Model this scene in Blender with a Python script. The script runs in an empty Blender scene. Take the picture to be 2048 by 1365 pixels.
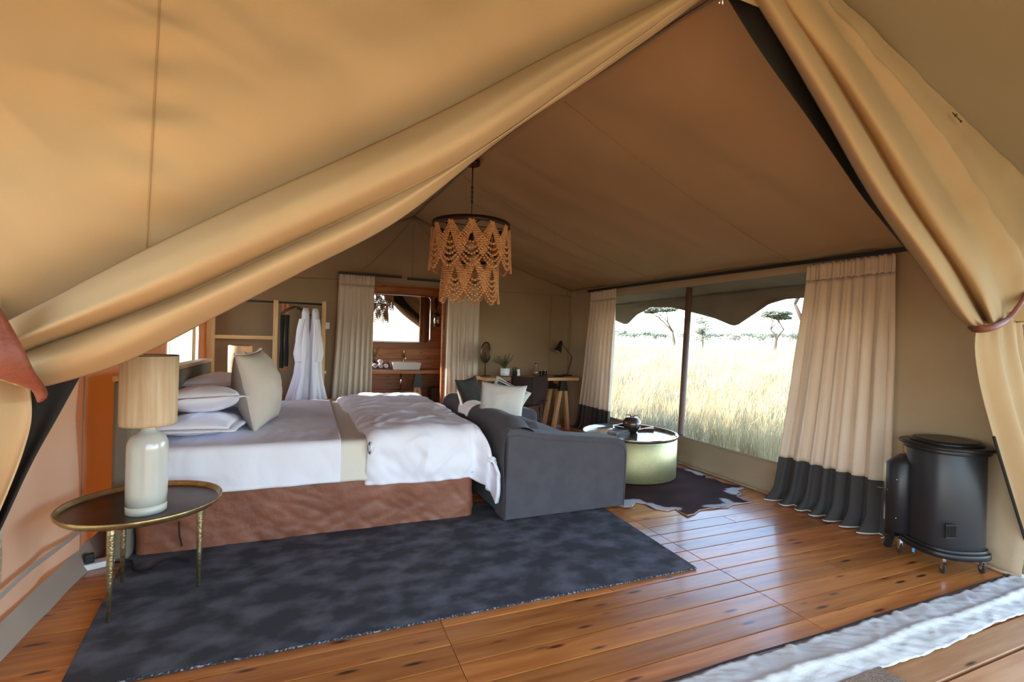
import bpy, bmesh, math, random
import numpy as np
from mathutils import Vector, Matrix, noise
random.seed(7)
sc = bpy.context.scene
col = sc.collection
R = math.radians
# ------------------------------------------------------------------ camera
FPX, HC, YAW, ROLL = 960.0, 1.35, R(22.6), R(1.5)
fwd = Vector((math.sin(YAW), math.cos(YAW), 0))
rt0 = Vector((math.cos(YAW), -math.sin(YAW), 0)); up0 = Vector((0, 0, 1))
rgt = rt0*math.cos(ROLL) + up0*math.sin(ROLL)
upv = up0*math.cos(ROLL) - rt0*math.sin(ROLL)
EYE = Vector((0, 0, HC))
cam = bpy.data.cameras.new('camera'); cam.sensor_width = 36; cam.lens = FPX/2048*36
cam.clip_start = 0.05; cam.clip_end = 2000
co = bpy.data.objects.new('camera', cam); col.objects.link(co)
m = Matrix((rgt, upv, -fwd)).transposed().to_4x4(); m.translation = EYE
co.matrix_world = m
sc.camera = co
# ------------------------------------------------------------------ world, sun, exposure
w = bpy.data.worlds.new('sky'); sc.world = w; w.use_nodes = True
wn = w.node_tree.nodes; wl = w.node_tree.links
sky = wn.new('ShaderNodeTexSky'); sky.sky_type = 'NISHITA'; sky.sun_disc = False
sky.sun_elevation = R(26); sky.sun_rotation = R(-68); sky.dust_density = .5; sky.air_density = 1.0
wl.new(sky.outputs[0], wn['Background'].inputs[0]); wn['Background'].inputs[1].default_value = 0.62
SUND = Vector((1, -.38, -.45)).normalized()
sl = bpy.data.lights.new('sun', 'SUN'); sl.energy = 5.0; sl.angle = R(.6); sl.color = (1, .93, .80)
so = bpy.data.objects.new('sun', sl); col.objects.link(so); so.location = (-20, 10, 12)
so.rotation_euler = SUND.to_track_quat('-Z', 'Y').to_euler()
vs = sc.view_settings
vs.view_transform = 'Standard'; vs.look = 'None'; vs.gamma = 1; vs.use_curve_mapping = False
vs.exposure = 1.15
sc.cycles.max_bounces = 10; sc.cycles.diffuse_bounces = 7; sc.cycles.transmission_bounces = 6
sc.cycles.sample_clamp_indirect = 8; sc.cycles.caustics_reflective = False; sc.cycles.caustics_refractive = False

# ------------------------------------------------------------------ helpers
def P(px, py, X=None, Y=None, Z=None):
    r = fwd + rgt*((px-1024)/FPX) - upv*((py-682.5)/FPX)
    t = X/r.x if X is not None else (Y/r.y if Y is not None else (Z-HC)/r.z)
    return EYE + r*t
def tag(o, label=None, cat=None, group=None, kind=None):
    if label: o['label'] = label
    if cat: o['category'] = cat
    if group: o['group'] = group
    if kind: o['kind'] = kind
    return o
def empty(name, loc=(0, 0, 0), rz=0, label=None, cat=None, group=None):
    o = bpy.data.objects.new(name, None); col.objects.link(o); o.empty_display_size = .05
    o.location = loc; o.rotation_euler = (0, 0, rz)
    return tag(o, label, cat, group)
def link(name, me, mat=None, parent=None, loc=None):
    o = bpy.data.objects.new(name, me); col.objects.link(o)
    if mat and not me.materials: me.materials.append(mat)
    if parent: o.parent = parent
    if loc is not None: o.location = loc
    return o
def copy_tree(o, parent=None):
    c = o.copy(); col.objects.link(c)
    if parent: c.parent = parent
    for ch in list(o.children): copy_tree(ch, c)
    return c
def smooth(me):
    me.polygons.foreach_set('use_smooth', [True]*len(me.polygons))
def solid(o, t, off=0):
    md = o.modifiers.new('solid', 'SOLIDIFY'); md.thickness = t; md.offset = off
def bevel(o, wd, seg=2):
    md = o.modifiers.new('bevel', 'BEVEL'); md.width = wd; md.segments = seg; md.limit_method = 'ANGLE'
def subd(o, n=1):
    md = o.modifiers.new('sub', 'SUBSURF'); md.levels = n; md.render_levels = n
def fbm(x, y, z=0, s=1.0):
    return noise.noise(Vector((x*s, y*s, z*s)))
def lerp(a, b, t): return a+(b-a)*t
def clamp(x, a=0., b=1.): return max(a, min(b, x))
def sstep(x, a, b):
    t = clamp((x-a)/(b-a)); return t*t*(3-2*t)
def poly(pts, t):
    """Catmull-Rom along a list of tuples/vectors, t 0..1"""
    n = len(pts)-1; f = clamp(t)*n; i = min(int(f), n-1); u = f-i
    p = [Vector(pts[max(0, min(n, j))]) for j in (i-1, i, i+1, i+2)]
    return .5*((2*p[1])+(p[2]-p[0])*u+(2*p[0]-5*p[1]+4*p[2]-p[3])*u*u+(3*p[1]-p[0]-3*p[2]+p[3])*u**3)
def grid(fn, nu, nv, us=None, vs_=None, skip=None):
    us = us or [i/nu for i in range(nu+1)]; vs_ = vs_ or [j/nv for j in range(nv+1)]
    V = [tuple(fn(u, v)) for u in us for v in vs_]
    F = []; k = len(vs_)
    for i in range(len(us)-1):
        for j in range(k-1):
            if skip and skip((us[i]+us[i+1])/2, (vs_[j]+vs_[j+1])/2): continue
            F.append((i*k+j, (i+1)*k+j, (i+1)*k+j+1, i*k+j+1))
    me = bpy.data.meshes.new('m'); me.from_pydata(V, [], F); smooth(me); me.update()
    return me
def surf(name, fn, nu, nv, mat, parent=None, th=0, **kw):
    o = link(name, grid(fn, nu, nv, **kw), mat, parent)
    if th: solid(o, th)
    return o
class MB:
    def __init__(s): s.V = []; s.F = []; s.S = []
    def add(s, V, F, sm=False):
        b = len(s.V); s.V += [tuple(v) for v in V]; s.F += [tuple(i+b for i in f) for f in F]; s.S += [sm]*len(F); return s
    def box(s, a, b, rot=None, org=None):
        V = [Vector((x, y, z)) for x in (a[0], b[0]) for y in (a[1], b[1]) for z in (a[2], b[2])]
        if rot is not None:
            o = Vector(org) if org else Vector(((a[0]+b[0])/2, (a[1]+b[1])/2, (a[2]+b[2])/2))
            V = [o+rot@(v-o) for v in V]
        return s.add(V, [(0, 1, 3, 2), (4, 6, 7, 5), (0, 4, 5, 1), (2, 3, 7, 6), (0, 2, 6, 4), (1, 5, 7, 3)])
    def bar(s, p, q, w, h=None, w2=None, h2=None):
        h = h or w; w2 = w2 or w; h2 = h2 or h
        p = Vector(p); q = Vector(q); d = (q-p).normalized()
        u = Vector((0, 0, 1)) if abs(d.z) < .8 else Vector((0, 1, 0))
        a = d.cross(u).normalized(); b = a.cross(d)
        V = [p+a*sx*w/2+b*sy*h/2 for sx in (-1, 1) for sy in (-1, 1)]+[q+a*sx*w2/2+b*sy*h2/2 for sx in (-1, 1) for sy in (-1, 1)]
        return s.add(V, [(0, 1, 3, 2), (4, 6, 7, 5), (0, 4, 5, 1), (2, 3, 7, 6), (0, 2, 6, 4), (1, 5, 7, 3)])
    def tube(s, pts, r, n=8, caps=True):
        pts = [Vector(p) for p in pts]; rs = r if isinstance(r, (list, tuple)) else [r]*len(pts)
        V = []; F = []; pa = None
        for i, p in enumerate(pts):
            d = (pts[min(i+1, len(pts)-1)]-pts[max(i-1, 0)]).normalized()
            if pa is None: pa = d.orthogonal().normalized()
            a = (pa-d*pa.dot(d)).normalized(); pa = a; b = d.cross(a)
            V += [p+(a*math.cos(2*math.pi*k/n)+b*math.sin(2*math.pi*k/n))*rs[i] for k in range(n)]
        for i in range(len(pts)-1):
            for k in range(n):
                F.append((i*n+k, i*n+(k+1) % n, (i+1)*n+(k+1) % n, (i+1)*n+k))
        s.add(V, F, True)
        if caps:
            b0 = len(s.V)-len(V)
            s.F += [tuple(b0+k for k in reversed(range(n))), tuple(b0+(len(pts)-1)*n+k for k in range(n))]; s.S += [False]*2
        return s
    def lathe(s, prof, c=(0, 0, 0), n=32, cap=True, ell=1.0):
        V = []; F = []; c = Vector(c)
        for (r, z) in prof:
            V += [c+Vector((r*math.cos(2*math.pi*k/n), ell*r*math.sin(2*math.pi*k/n), z)) for k in range(n)]
        for i in range(len(prof)-1):
            for k in range(n): F.append((i*n+k, i*n+(k+1) % n, (i+1)*n+(k+1) % n, (i+1)*n+k))
        s.add(V, F, True)
        if cap:
            b0 = len(s.V)-len(V)
            s.F += [tuple(b0+k for k in reversed(range(n))), tuple(b0+(len(prof)-1)*n+k for k in range(n))]; s.S += [False]*2
        return s
    def ball(s, c, r, n=8, m_=5, sq=(1, 1, 1)):
        prof = [(r*math.sin(math.pi*i/m_), -r*math.cos(math.pi*i/m_)) for i in range(m_+1)]
        V = []; F = []; c = Vector(c)
        for (rr, z) in prof: V += [c+Vector((rr*math.cos(2*math.pi*k/n)*sq[0], rr*math.sin(2*math.pi*k/n)*sq[1], z*sq[2])) for k in range(n)]
        for i in range(m_):
            for k in range(n): F.append((i*n+k, i*n+(k+1) % n, (i+1)*n+(k+1) % n, (i+1)*n+k))
        return s.add(V, F, True)
    def prism(s, pts, z0, z1):
        n = len(pts); V = [(p[0], p[1], z0) for p in pts]+[(p[0], p[1], z1) for p in pts]
        F = [tuple(reversed(range(n))), tuple(range(n, 2*n))]+[(i, (i+1) % n, n+(i+1) % n, n+i) for i in range(n)]
        return s.add(V, F)
    def mesh(s):
        me = bpy.data.meshes.new('m'); me.from_pydata(s.V, [], s.F)
        me.polygons.foreach_set('use_smooth', s.S); me.update(); return me
    def build(s, name, mat, parent=None, loc=None, bv=0):
        o = link(name, s.mesh(), mat, parent, loc)
        if bv: bevel(o, bv)
        return o

# ------------------------------------------------------------------ materials
def mat(name, c, rough=.8, metal=0, c2=None, scale=4, stretch=(1, 1, 1), bump=0, bscale=60, bstretch=None, coat=0, spec=None, trans=None, rnd=False, lo=.35, hi=.65, detail=4, sheen=0, tfac=.5, alpha=1):
    M = bpy.data.materials.new(name); M.use_nodes = True
    nt = M.node_tree; N = nt.nodes; L = nt.links; b = N['Principled BSDF']
    b.inputs['Base Color'].default_value = (*c, 1); b.inputs['Roughness'].default_value = rough; b.inputs['Metallic'].default_value = metal
    if spec is not None: b.inputs['Specular IOR Level'].default_value = spec
    if coat: b.inputs['Coat Weight'].default_value = coat; b.inputs['Coat Roughness'].default_value = .12
    if sheen: b.inputs['Sheen Weight'].default_value = sheen
    tc = N.new('ShaderNodeTexCoord'); mp = N.new('ShaderNodeMapping'); mp.inputs['Scale'].default_value = stretch
    if rnd:
        oi = N.new('ShaderNodeObjectInfo'); ad = N.new('ShaderNodeVectorMath'); ad.operation = 'MULTIPLY_ADD'
        cx = N.new('ShaderNodeCombineXYZ')
        for k in range(3): L.new(oi.outputs['Random'], cx.inputs[k])
        L.new(cx.outputs[0], ad.inputs[0]); ad.inputs[1].default_value = (37, 91, 53); L.new(tc.outputs['Object'], ad.inputs[2])
        L.new(ad.outputs[0], mp.inputs[0])
    else: L.new(tc.outputs['Object'], mp.inputs[0])
    colout = None
    if c2:
        nz = N.new('ShaderNodeTexNoise'); nz.inputs['Scale'].default_value = scale; nz.inputs['Detail'].default_value = detail
        L.new(mp.outputs[0], nz.inputs[0]); rp = N.new('ShaderNodeValToRGB')
        rp.color_ramp.elements[0].position = lo; rp.color_ramp.elements[1].position = hi
        rp.color_ramp.elements[0].color = (*c, 1); rp.color_ramp.elements[1].color = (*c2, 1)
        L.new(nz.outputs[0], rp.inputs[0]); L.new(rp.outputs[0], b.inputs['Base Color']); colout = rp.outputs[0]
    if bump:
        n2 = N.new('ShaderNodeTexNoise'); n2.inputs['Scale'].default_value = bscale; n2.inputs['Detail'].default_value = 3
        if bstretch:
            m2 = N.new('ShaderNodeMapping'); m2.inputs['Scale'].default_value = bstretch; L.new(tc.outputs['Object'], m2.inputs[0]); L.new(m2.outputs[0], n2.inputs[0])
        else: L.new(tc.outputs['Object'], n2.inputs[0])
        bp = N.new('ShaderNodeBump'); bp.inputs['Strength'].default_value = bump; bp.inputs['Distance'].default_value = .01
        L.new(n2.outputs[0], bp.inputs['Height']); L.new(bp.outputs[0], b.inputs['Normal'])
    if trans:
        tr = N.new('ShaderNodeBsdfTranslucent'); tr.inputs[0].default_value = (*trans, 1)
        mx = N.new('ShaderNodeMixShader'); mx.inputs[0].default_value = tfac
        L.new(b.outputs[0], mx.inputs[1]); L.new(tr.outputs[0], mx.inputs[2]); L.new(mx.outputs[0], N['Material Output'].inputs[0])
    if alpha < 1:
        b.inputs['Alpha'].default_value = alpha
    M['cout'] = 0
    return M
def knots(M, dark, sx=1.3, sy=7, amount=.16):
    """add dark oval knots and fine grain lines to a wood material"""
    nt = M.node_tree; N = nt.nodes; L = nt.links; b = N['Principled BSDF']
    src = b.inputs['Base Color'].links[0].from_socket
    mp = [n for n in N if n.type == 'MAPPING'][0]; vec = mp.inputs[0].links[0].from_socket
    m2 = N.new('ShaderNodeMapping'); m2.inputs['Scale'].default_value = (sx, sy, sy); L.new(vec, m2.inputs[0])
    v = N.new('ShaderNodeTexVoronoi'); v.inputs['Scale'].default_value = 2.2; L.new(m2.outputs[0], v.inputs[0])
    rp = N.new('ShaderNodeValToRGB'); rp.color_ramp.elements[0].position = amount*.45; rp.color_ramp.elements[1].position = amount
    rp.color_ramp.elements[0].color = (1, 1, 1, 1); rp.color_ramp.elements[1].color = (0, 0, 0, 1); L.new(v.outputs['Distance'], rp.inputs[0])
    mx = N.new('ShaderNodeMix'); mx.data_type = 'RGBA'; L.new(rp.outputs[0], mx.inputs[0]); L.new(src, mx.inputs[6]); mx.inputs[7].default_value = (*dark, 1)
    hs = N.new('ShaderNodeHueSaturation'); oi = N.new('ShaderNodeObjectInfo'); mr = N.new('ShaderNodeMapRange')
    mr.inputs[3].default_value = .74; mr.inputs[4].default_value = 1.25; L.new(oi.outputs['Random'], mr.inputs[0]); L.new(mr.outputs[0], hs.inputs['Value'])
    L.new(mx.outputs[2], hs.inputs['Color']); L.new(hs.outputs[0], b.inputs['Base Color'])
    return M
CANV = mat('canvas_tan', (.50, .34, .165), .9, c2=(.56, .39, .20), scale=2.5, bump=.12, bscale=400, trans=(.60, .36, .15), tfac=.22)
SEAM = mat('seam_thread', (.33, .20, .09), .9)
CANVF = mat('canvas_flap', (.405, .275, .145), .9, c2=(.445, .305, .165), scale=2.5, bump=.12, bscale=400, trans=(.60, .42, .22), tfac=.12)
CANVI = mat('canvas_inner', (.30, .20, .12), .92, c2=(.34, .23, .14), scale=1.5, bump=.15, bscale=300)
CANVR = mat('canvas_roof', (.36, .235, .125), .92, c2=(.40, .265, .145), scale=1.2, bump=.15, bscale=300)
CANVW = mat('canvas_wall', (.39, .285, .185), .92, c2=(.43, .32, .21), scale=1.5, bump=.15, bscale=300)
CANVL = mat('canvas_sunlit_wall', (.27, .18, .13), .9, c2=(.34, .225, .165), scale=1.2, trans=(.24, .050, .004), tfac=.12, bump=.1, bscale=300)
CANVA = mat('canvas_awning', (.20, .125, .045), .9, trans=(.36, .20, .07), tfac=.10, bump=.1, bscale=300)
OLIVE = mat('canvas_olive', (.17, .145, .11), .9, c2=(.21, .18, .14), scale=3, bump=.2, bscale=250)
MESH = mat('mesh_black', (.012, .011, .010), .95)
LEATHR = mat('leather_red_brown', (.19, .045, .022), .62, c2=(.14, .032, .016), scale=12, bump=.25, bscale=90)
SKIRT = mat('leather_bed_skirt', (.20, .062, .032), .5, c2=(.26, .088, .048), scale=5, bump=.3, bscale=25)
FLOORW = knots(mat('floor_pine', (.44, .128, .026), .34, c2=(.72, .27, .068), scale=3, stretch=(.7, 9, 9), rnd=True, coat=.35, detail=6, lo=.3, hi=.7), (.085, .022, .010), 1.5, 7, .20)
DECKW = knots(mat('deck_pine', (.68, .30, .115), .5, c2=(.82, .44, .19), scale=3, stretch=(.7, 9, 9), rnd=True, detail=6), (.12, .04, .02))
WALLW = knots(mat('wall_pine', (.28, .090, .028), .5, c2=(.42, .15, .050), scale=3, stretch=(.7, 8, 8), rnd=True, detail=6), (.09, .025, .012))
OAK = mat('light_wood', (.52, .30, .13), .5, c2=(.62, .38, .18), scale=4, stretch=(6, 6, .6), detail=6)
OAKX = mat('light_wood_long', (.46, .25, .10), .5, c2=(.58, .34, .15), scale=4, stretch=(.6, 8, 8), detail=6)
VENEER = mat('veneer_shade', (.68, .47, .28), .55, c2=(.86, .68, .47), scale=5, stretch=(7, 7, .5), detail=6, trans=(.8, .5, .2), tfac=.25)
LINEN = mat('white_linen', (.84, .82, .91), .85, bump=.12, bscale=35)
LINENC = mat('cream_linen', (.74, .68, .60), .85, bump=.15, bscale=60)
CURT = mat('curtain_cream', (.76, .64, .53), .9, c2=(.80, .68, .57), scale=3, bump=.06, bscale=200, trans=(.8, .66, .54), tfac=.3)
CURTD = mat('curtain_charcoal', (.055, .050, .052), .95, bump=.1, bscale=200)
PIPE = mat('curtain_lining', (.70, .66, .60), .9)
SOFA = mat('sofa_fabric', (.070, .061, .075), .95, c2=(.084, .074, .088), scale=9, bump=.25, bscale=220, sheen=.12)
RUG = mat('rug_charcoal', (.042, .042, .052), .95, c2=(.135, .136, .170), scale=5.5, stretch=(1, 1.3, 1), bump=.4, bscale=180, detail=10, lo=.42, hi=.66)
RUGE = mat('rug_binding', (.02, .022, .03), .9, c2=(.25, .25, .30), scale=90, lo=.5, hi=.62)
BRONZE = mat('dark_bronze', (.075, .045, .028), .32, metal=.85, c2=(.13, .085, .06), scale=6)
BRASS = mat('aged_brass', (.42, .28, .11), .30, metal=.9, c2=(.55, .42, .22), scale=18)
LEGB = mat('leg_brass', (.50, .42, .24), .32, metal=.9, c2=(.32, .24, .12), scale=60, bump=.3, bscale=120)
DRUM = mat('hammered_brass', (.66, .58, .30), .48, metal=.85, c2=(.68, .62, .34), scale=30, bump=.35, bscale=120, bstretch=(1, 1, 3))
TRAY = mat('tray_metal', (.62, .62, .52), .16, metal=.95)
CERAM = mat('glazed_ceramic', (.55, .53, .49), .18, c2=(.60, .58, .54), scale=3, coat=.5)
CERAMB = mat('ceramic_foot', (.68, .63, .55), .35)
BLACK = mat('black_metal', (.018, .018, .020), .35, metal=.3)
IRON = mat('stove_enamel', (.032, .032, .037), .42, metal=.4, bump=.03, bscale=300)
IRON2 = mat('stove_cast', (.020, .019, .020), .38, metal=.4)
CHROME = mat('chrome', (.75, .75, .77), .15, metal=1)
GLASSM = mat('mirror_glass', (.85, .85, .85), .02, metal=1)
DRAIL = mat('rail_black', (.010, .009, .009), .5)
WHITEP = mat('white_plastic', (.75, .75, .75), .4)
PORC = mat('porcelain', (.72, .72, .74), .12, coat=.4)
POLEM = mat('pole_paint', (.12, .065, .055), .55, c2=(.15, .085, .07), scale=8)
BEAD = mat('wood_beads', (.56, .26, .10), .55, c2=(.70, .38, .17), scale=40, rnd=True)
RINGM = mat('ring_bronze', (.045, .022, .014), .45, metal=.6)
CHAIRL = mat('chair_leather', (.024, .010, .008), .8, spec=.15, c2=(.03, .014, .011), scale=9, bump=.15, bscale=120)
GREEN = mat('plant_green', (.065, .085, .03), .7, c2=(.10, .12, .05), scale=20)
WOODD = mat('dark_turned_wood', (.045, .020, .012), .25, c2=(.10, .045, .022), scale=5, stretch=(1, 1, 4), coat=.5)
COIR = mat('coir', (.25, .16, .10), 1, c2=(.42, .29, .20), scale=120, bump=.9, bscale=200)
THR = mat('threshold_canvas', (.68, .65, .60), .85, c2=(.74, .71, .66), scale=4, bump=.2, bscale=120)
HEADB = mat('headboard_fabric', (.20, .165, .125), .9, bump=.2, bscale=200)
EURO = mat('natural_linen', (.27, .225, .20), .95, bump=.4, bscale=180)
EUROC = mat('cream_cushion', (.56, .47, .41), .95, bump=.3, bscale=180)
ORANGE = mat('orange_strap', (.65, .12, .03), .6)
GREY = mat('grey_fabric', (.042, .035, .031), .9, spec=.2)
STRIPE = mat('striped_weave', (.62, .58, .55), .95, bump=.4, bscale=150)
WCUSH = mat('white_woven', (.68, .66, .64), .95, bump=.5, bscale=160)
SHEER = mat('screen_cloth', (.55, .56, .50), .9, trans=(.50, .54, .47), tfac=.28)
GRASS = mat('dry_grass', (.42, .33, .17), .9, c2=(.54, .44, .24), scale=.6, detail=5)
GROUND = mat('savanna_ground', (.40, .32, .16), .95, c2=(.52, .44, .24), scale=.35, detail=10, bump=1, bscale=3)
BUSH = mat('bush_green', (.13, .145, .095), .9, c2=(.19, .20, .14), scale=3)
BARK = mat('bark', (.09, .065, .05), .9)
def glassmat():
    M = bpy.data.materials.new('clear_glass'); M.use_nodes = True; N = M.node_tree.nodes; L = M.node_tree.links
    g = N['Principled BSDF']; g.inputs['Transmission Weight'].default_value = 1; g.inputs['Roughness'].default_value = .02
    g.inputs['IOR'].default_value = 1.45; g.inputs['Base Color'].default_value = (.95, .97, .96, 1)
    return M
GLASS = glassmat()
# two-tone lamp glaze is geometry; woven hide gets a colour attribute
def attrmat(name, rough=.9):
    M = bpy.data.materials.new(name); M.use_nodes = True; N = M.node_tree.nodes; L = M.node_tree.links
    a = N.new('ShaderNodeVertexColor'); a.layer_name = 'hide'; L.new(a.outputs[0], N['Principled BSDF'].inputs[0])
    N['Principled BSDF'].inputs['Roughness'].default_value = rough; return M
HIDE = attrmat('cow_hide', .9)
HIDE.node_tree.nodes['Principled BSDF'].inputs['Specular IOR Level'].default_value = .15

# ================================================================== SETTING
XL, XR, YF, YB = -1.20, 4.00, 1.50, 7.10
def ridge(y):   # x, z of the slightly crooked ridge
    k = [(1.5, 1.88, 3.13), (1.9, 1.82, 3.12), (3.4, 1.51, 3.10), (4.4, 1.40, 3.10), (6.3, 1.34, 3.13), (7.1, 1.34, 3.16)]
    for a, b in zip(k, k[1:]):
        if y <= b[0]:
            t = clamp((y-a[0])/(b[0]-a[0])); return lerp(a[1], b[1], t), lerp(a[2], b[2], t)
    return k[-1][1:]
def eave(y): return 2.10+.022*(y-1.5)
# --- ground outside
def gz(x, y):
    d = math.hypot(x, y)
    return -.62+.0215*max(0, d-6)+.10*fbm(x, y, 0, .12)*min(1, d/12)
rs = [0, 3, 5, 6.5, 8, 10, 13, 17, 22, 30, 40, 55, 75, 100, 140, 200, 280, 420, 700]
V = []; F = []
for r_ in rs:
    for k in range(72):
        a = 2*math.pi*k/72; x, y = r_*math.cos(a), r_*math.sin(a)
        V.append((x, y, gz(x, y) if r_ < 430 else gz(x, y)-8))
for i in range(len(rs)-1):
    for k in range(72): F.append((i*72+k, (i+1)*72+k, (i+1)*72+(k+1) % 72, i*72+(k+1) % 72))
me = bpy.data.meshes.new('ground'); me.from_pydata(V, [], F); smooth(me)
tag(link('ground', me, GROUND), kind='structure')

# --- floor of pine planks
fl = MB().box((XL-.02, YF-.01, -.12), (XR+.02, 8.12, -.026)).build('floor', WALLW); tag(fl, kind='structure')
pw = .137
def plank_mesh(L, mat_, w_=pw, h=.026, gap=.0028, bv=.0016):
    g = gap/2
    x0, x1, y0, y1 = -L/2+g, L/2-g, -w_/2+g, w_/2-g
    c = .004
    V = [(x0, y0, -h), (x1, y0, -h), (x1, y1, -h), (x0, y1, -h), (x0, y0, -bv), (x1, y0, -bv), (x1, y1, -bv), (x0, y1, -bv),
         (x0+c*.5, y0+c, 0), (x1-c*.5, y0+c, 0), (x1-c*.5, y1-c, 0), (x0+c*.5, y1-c, 0)]
    F = [(3, 2, 1, 0), (8, 9, 10, 11)]
    for k in range(4):
        F += [(k, (k+1) % 4, 4+(k+1) % 4, 4+k), (4+k, 4+(k+1) % 4, 8+(k+1) % 4, 8+k)]
    me = bpy.data.meshes.new('plank'); me.from_pydata(V, [], F); me.materials.append(mat_); return me
PM = {}
def lay(parent, x0, x1, yc, z, mt, w_=pw, gap=.0028):
    L = round(x1-x0, 3); key = (L, mt.name, w_)
    if key not in PM: PM[key] = plank_mesh(L, mt, w_, gap=gap)
    o = link('plank', PM[key], None, parent); o.location = ((x0+x1)/2, yc, z); return o
rows = int((8.1-YF)/pw)
for i in range(rows):
    yc = YF+pw*(i+.5)
    js = [XL, .60, 2.31, XR]
    if i in (3, 9, 17, 26, 33): js = [XL, .60, 2.31, 3.05, XR]
    if i in (5, 14, 22, 30): js = [XL, .60, 1.55, 2.31, XR]
    if i >= 42: js = [XL, .60, 2.31, XR]
    for a, b in zip(js, js[1:]): lay(fl, a, b, yc, random.uniform(-.0006, .0004), FLOORW)
# --- veranda deck
dk = MB().box((-3.2, -3.6, -.30), (4.6, 1.46, -.16)).build('deck', DECKW); tag(dk, kind='structure')
dw = .150
for i in range(33):
    yc = 1.44-dw*(i+.5)
    for a, b in ((-3.2, -.3), (-.3, 2.0), (2.0, 4.6)): lay(dk, a, b, yc, -.02, DECKW, dw, .013)

# --- canvas ceiling, both slopes
def ceil_pt(side, u, v, dz=0):
    y = lerp(YF+.02, YB, u); rx, rz = ridge(y); ex, ez = (XR, eave(y)) if side > 0 else (XL, eave(y)+.02)
    x = lerp(rx, ex, v); z = lerp(rz, ez, v) - .10*4*v*(1-v)*(.7+.3*math.cos(u*9)) + dz
    wr = fbm(y*1.9+v*.9+(0 if side > 0 else 9), v*.55, 3)*.05*min(1, v*6)*(1-v*.5) + fbm(y*6+v*1.2, v*1.2, 8)*.012*min(1, v*6)
    wr -= .013*max(0, 1-6*abs(fbm(y*1.5+v*.8, v*.35, 17+side)))*min(1, v*8)
    scal = .02*abs(math.sin(y*3.1))*math.exp(-v*7)
    return (x, y, z+wr-scal)
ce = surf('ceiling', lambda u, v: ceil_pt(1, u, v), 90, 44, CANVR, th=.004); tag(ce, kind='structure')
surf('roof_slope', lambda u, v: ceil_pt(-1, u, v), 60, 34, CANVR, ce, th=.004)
MB().tube([(ridge(y)[0], y, ridge(y)[1]-.012-.010*abs(math.sin(y*3.1))) for y in np.linspace(YF+.05, YB-.02, 60)], .008, 6).build('ridge_seam', OLIVE, ce)
for y in (3.05, 4.9):
    MB().tube([Vector(ceil_pt(1, (y-YF-.02)/(YB-YF-.02), v))-Vector((0, 0, .006)) for v in np.linspace(.02, 1, 40)], .004, 5).build('ceiling_seam', CANVR, ce)
# outer fly roof (keeps the sun off the inner ceiling)
def fly(u, v, side):
    y = lerp(-2.9, 8.4, u); x = lerp(1.83 if y < 1.6 else 1.5, 4.45 if side > 0 else -1.42, v)
    return (x, y, lerp(3.36, 2.08 if side > 0 else 2.38, v)-.08*4*v*(1-v))
fr = surf('roof', lambda u, v: fly(lerp(.39, 1, u), v, 1), 20, 12, CANVA, th=.004); tag(fr, kind='structure')
fr.data.materials.clear(); fr.data.materials.append(OLIVE)
surf('roof_slope', lambda u, v: fly(lerp(.39, 1, u), v, -1), 20, 12, OLIVE, fr, th=.004)

# --- right wall with the big window
WY0, WY1, WZ0, WZ1 = 2.30, 6.00, .285, 2.02
def yz_wall(x, amp=.018, seed=0):
    def f(y, z): return (x+amp*fbm(y*1.4+seed, z*.8, seed)+amp*.5*fbm(y*5, z*2.2, seed+4), y, z)
    return f
def steps(a, b, n, extra=()):
    s_ = sorted(set([round(lerp(a, b, i/n), 4) for i in range(n+1)]+list(extra))); return s_
f_ = yz_wall(XR, .014, 2)
def rw(y, z):
    p = f_(y, z)
    k = 1 if not (WY0-.01 < y < WY1+.01) else 0
    bulge = -.10*(1-sstep(z, 0, .285))*(1 if WY0 < y < WY1 else .35)
    return (p[0]*1.0+(0 if k else (XR-p[0])*.6)+bulge+(.02*fbm(y*7, z*6, 1)*(1-sstep(z, .1, .3))), p[1], p[2] if z < 2.0 else lerp(2.0, eave(y)+.03, (z-2.0)/.12))
wr_ = surf('wall_right', rw, 0, 0, CANVW, th=.006, us=steps(YF-.03, YB+.06, 120, (WY0, WY1)), vs_=steps(0, 2.12, 34, (WZ0, WZ1, 2.0)),
           skip=lambda y, z: WY0 < y < WY1 and WZ0 < z < WZ1); tag(wr_, kind='structure')
MB().tube([(XR-.015, y, WZ0+.004) for y in np.linspace(WY0, WY1, 20)], .010, 6).build('window_hem', CANVW, wr_)
MB().tube([(rw(y, .02)[0]-.012, y, .012) for y in np.linspace(YF, YB, 80)], .012, 6).build('wall_hem', CANVW, wr_)
0 and surf('wall_flap_strip', lambda u, v: (rw(lerp(2.4, YB, u), .1)[0]-.016-.012*fbm(u*30, v, 3), lerp(2.4, YB, u), lerp(.012, .075, v)), 80, 3, THR, wr_)
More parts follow.
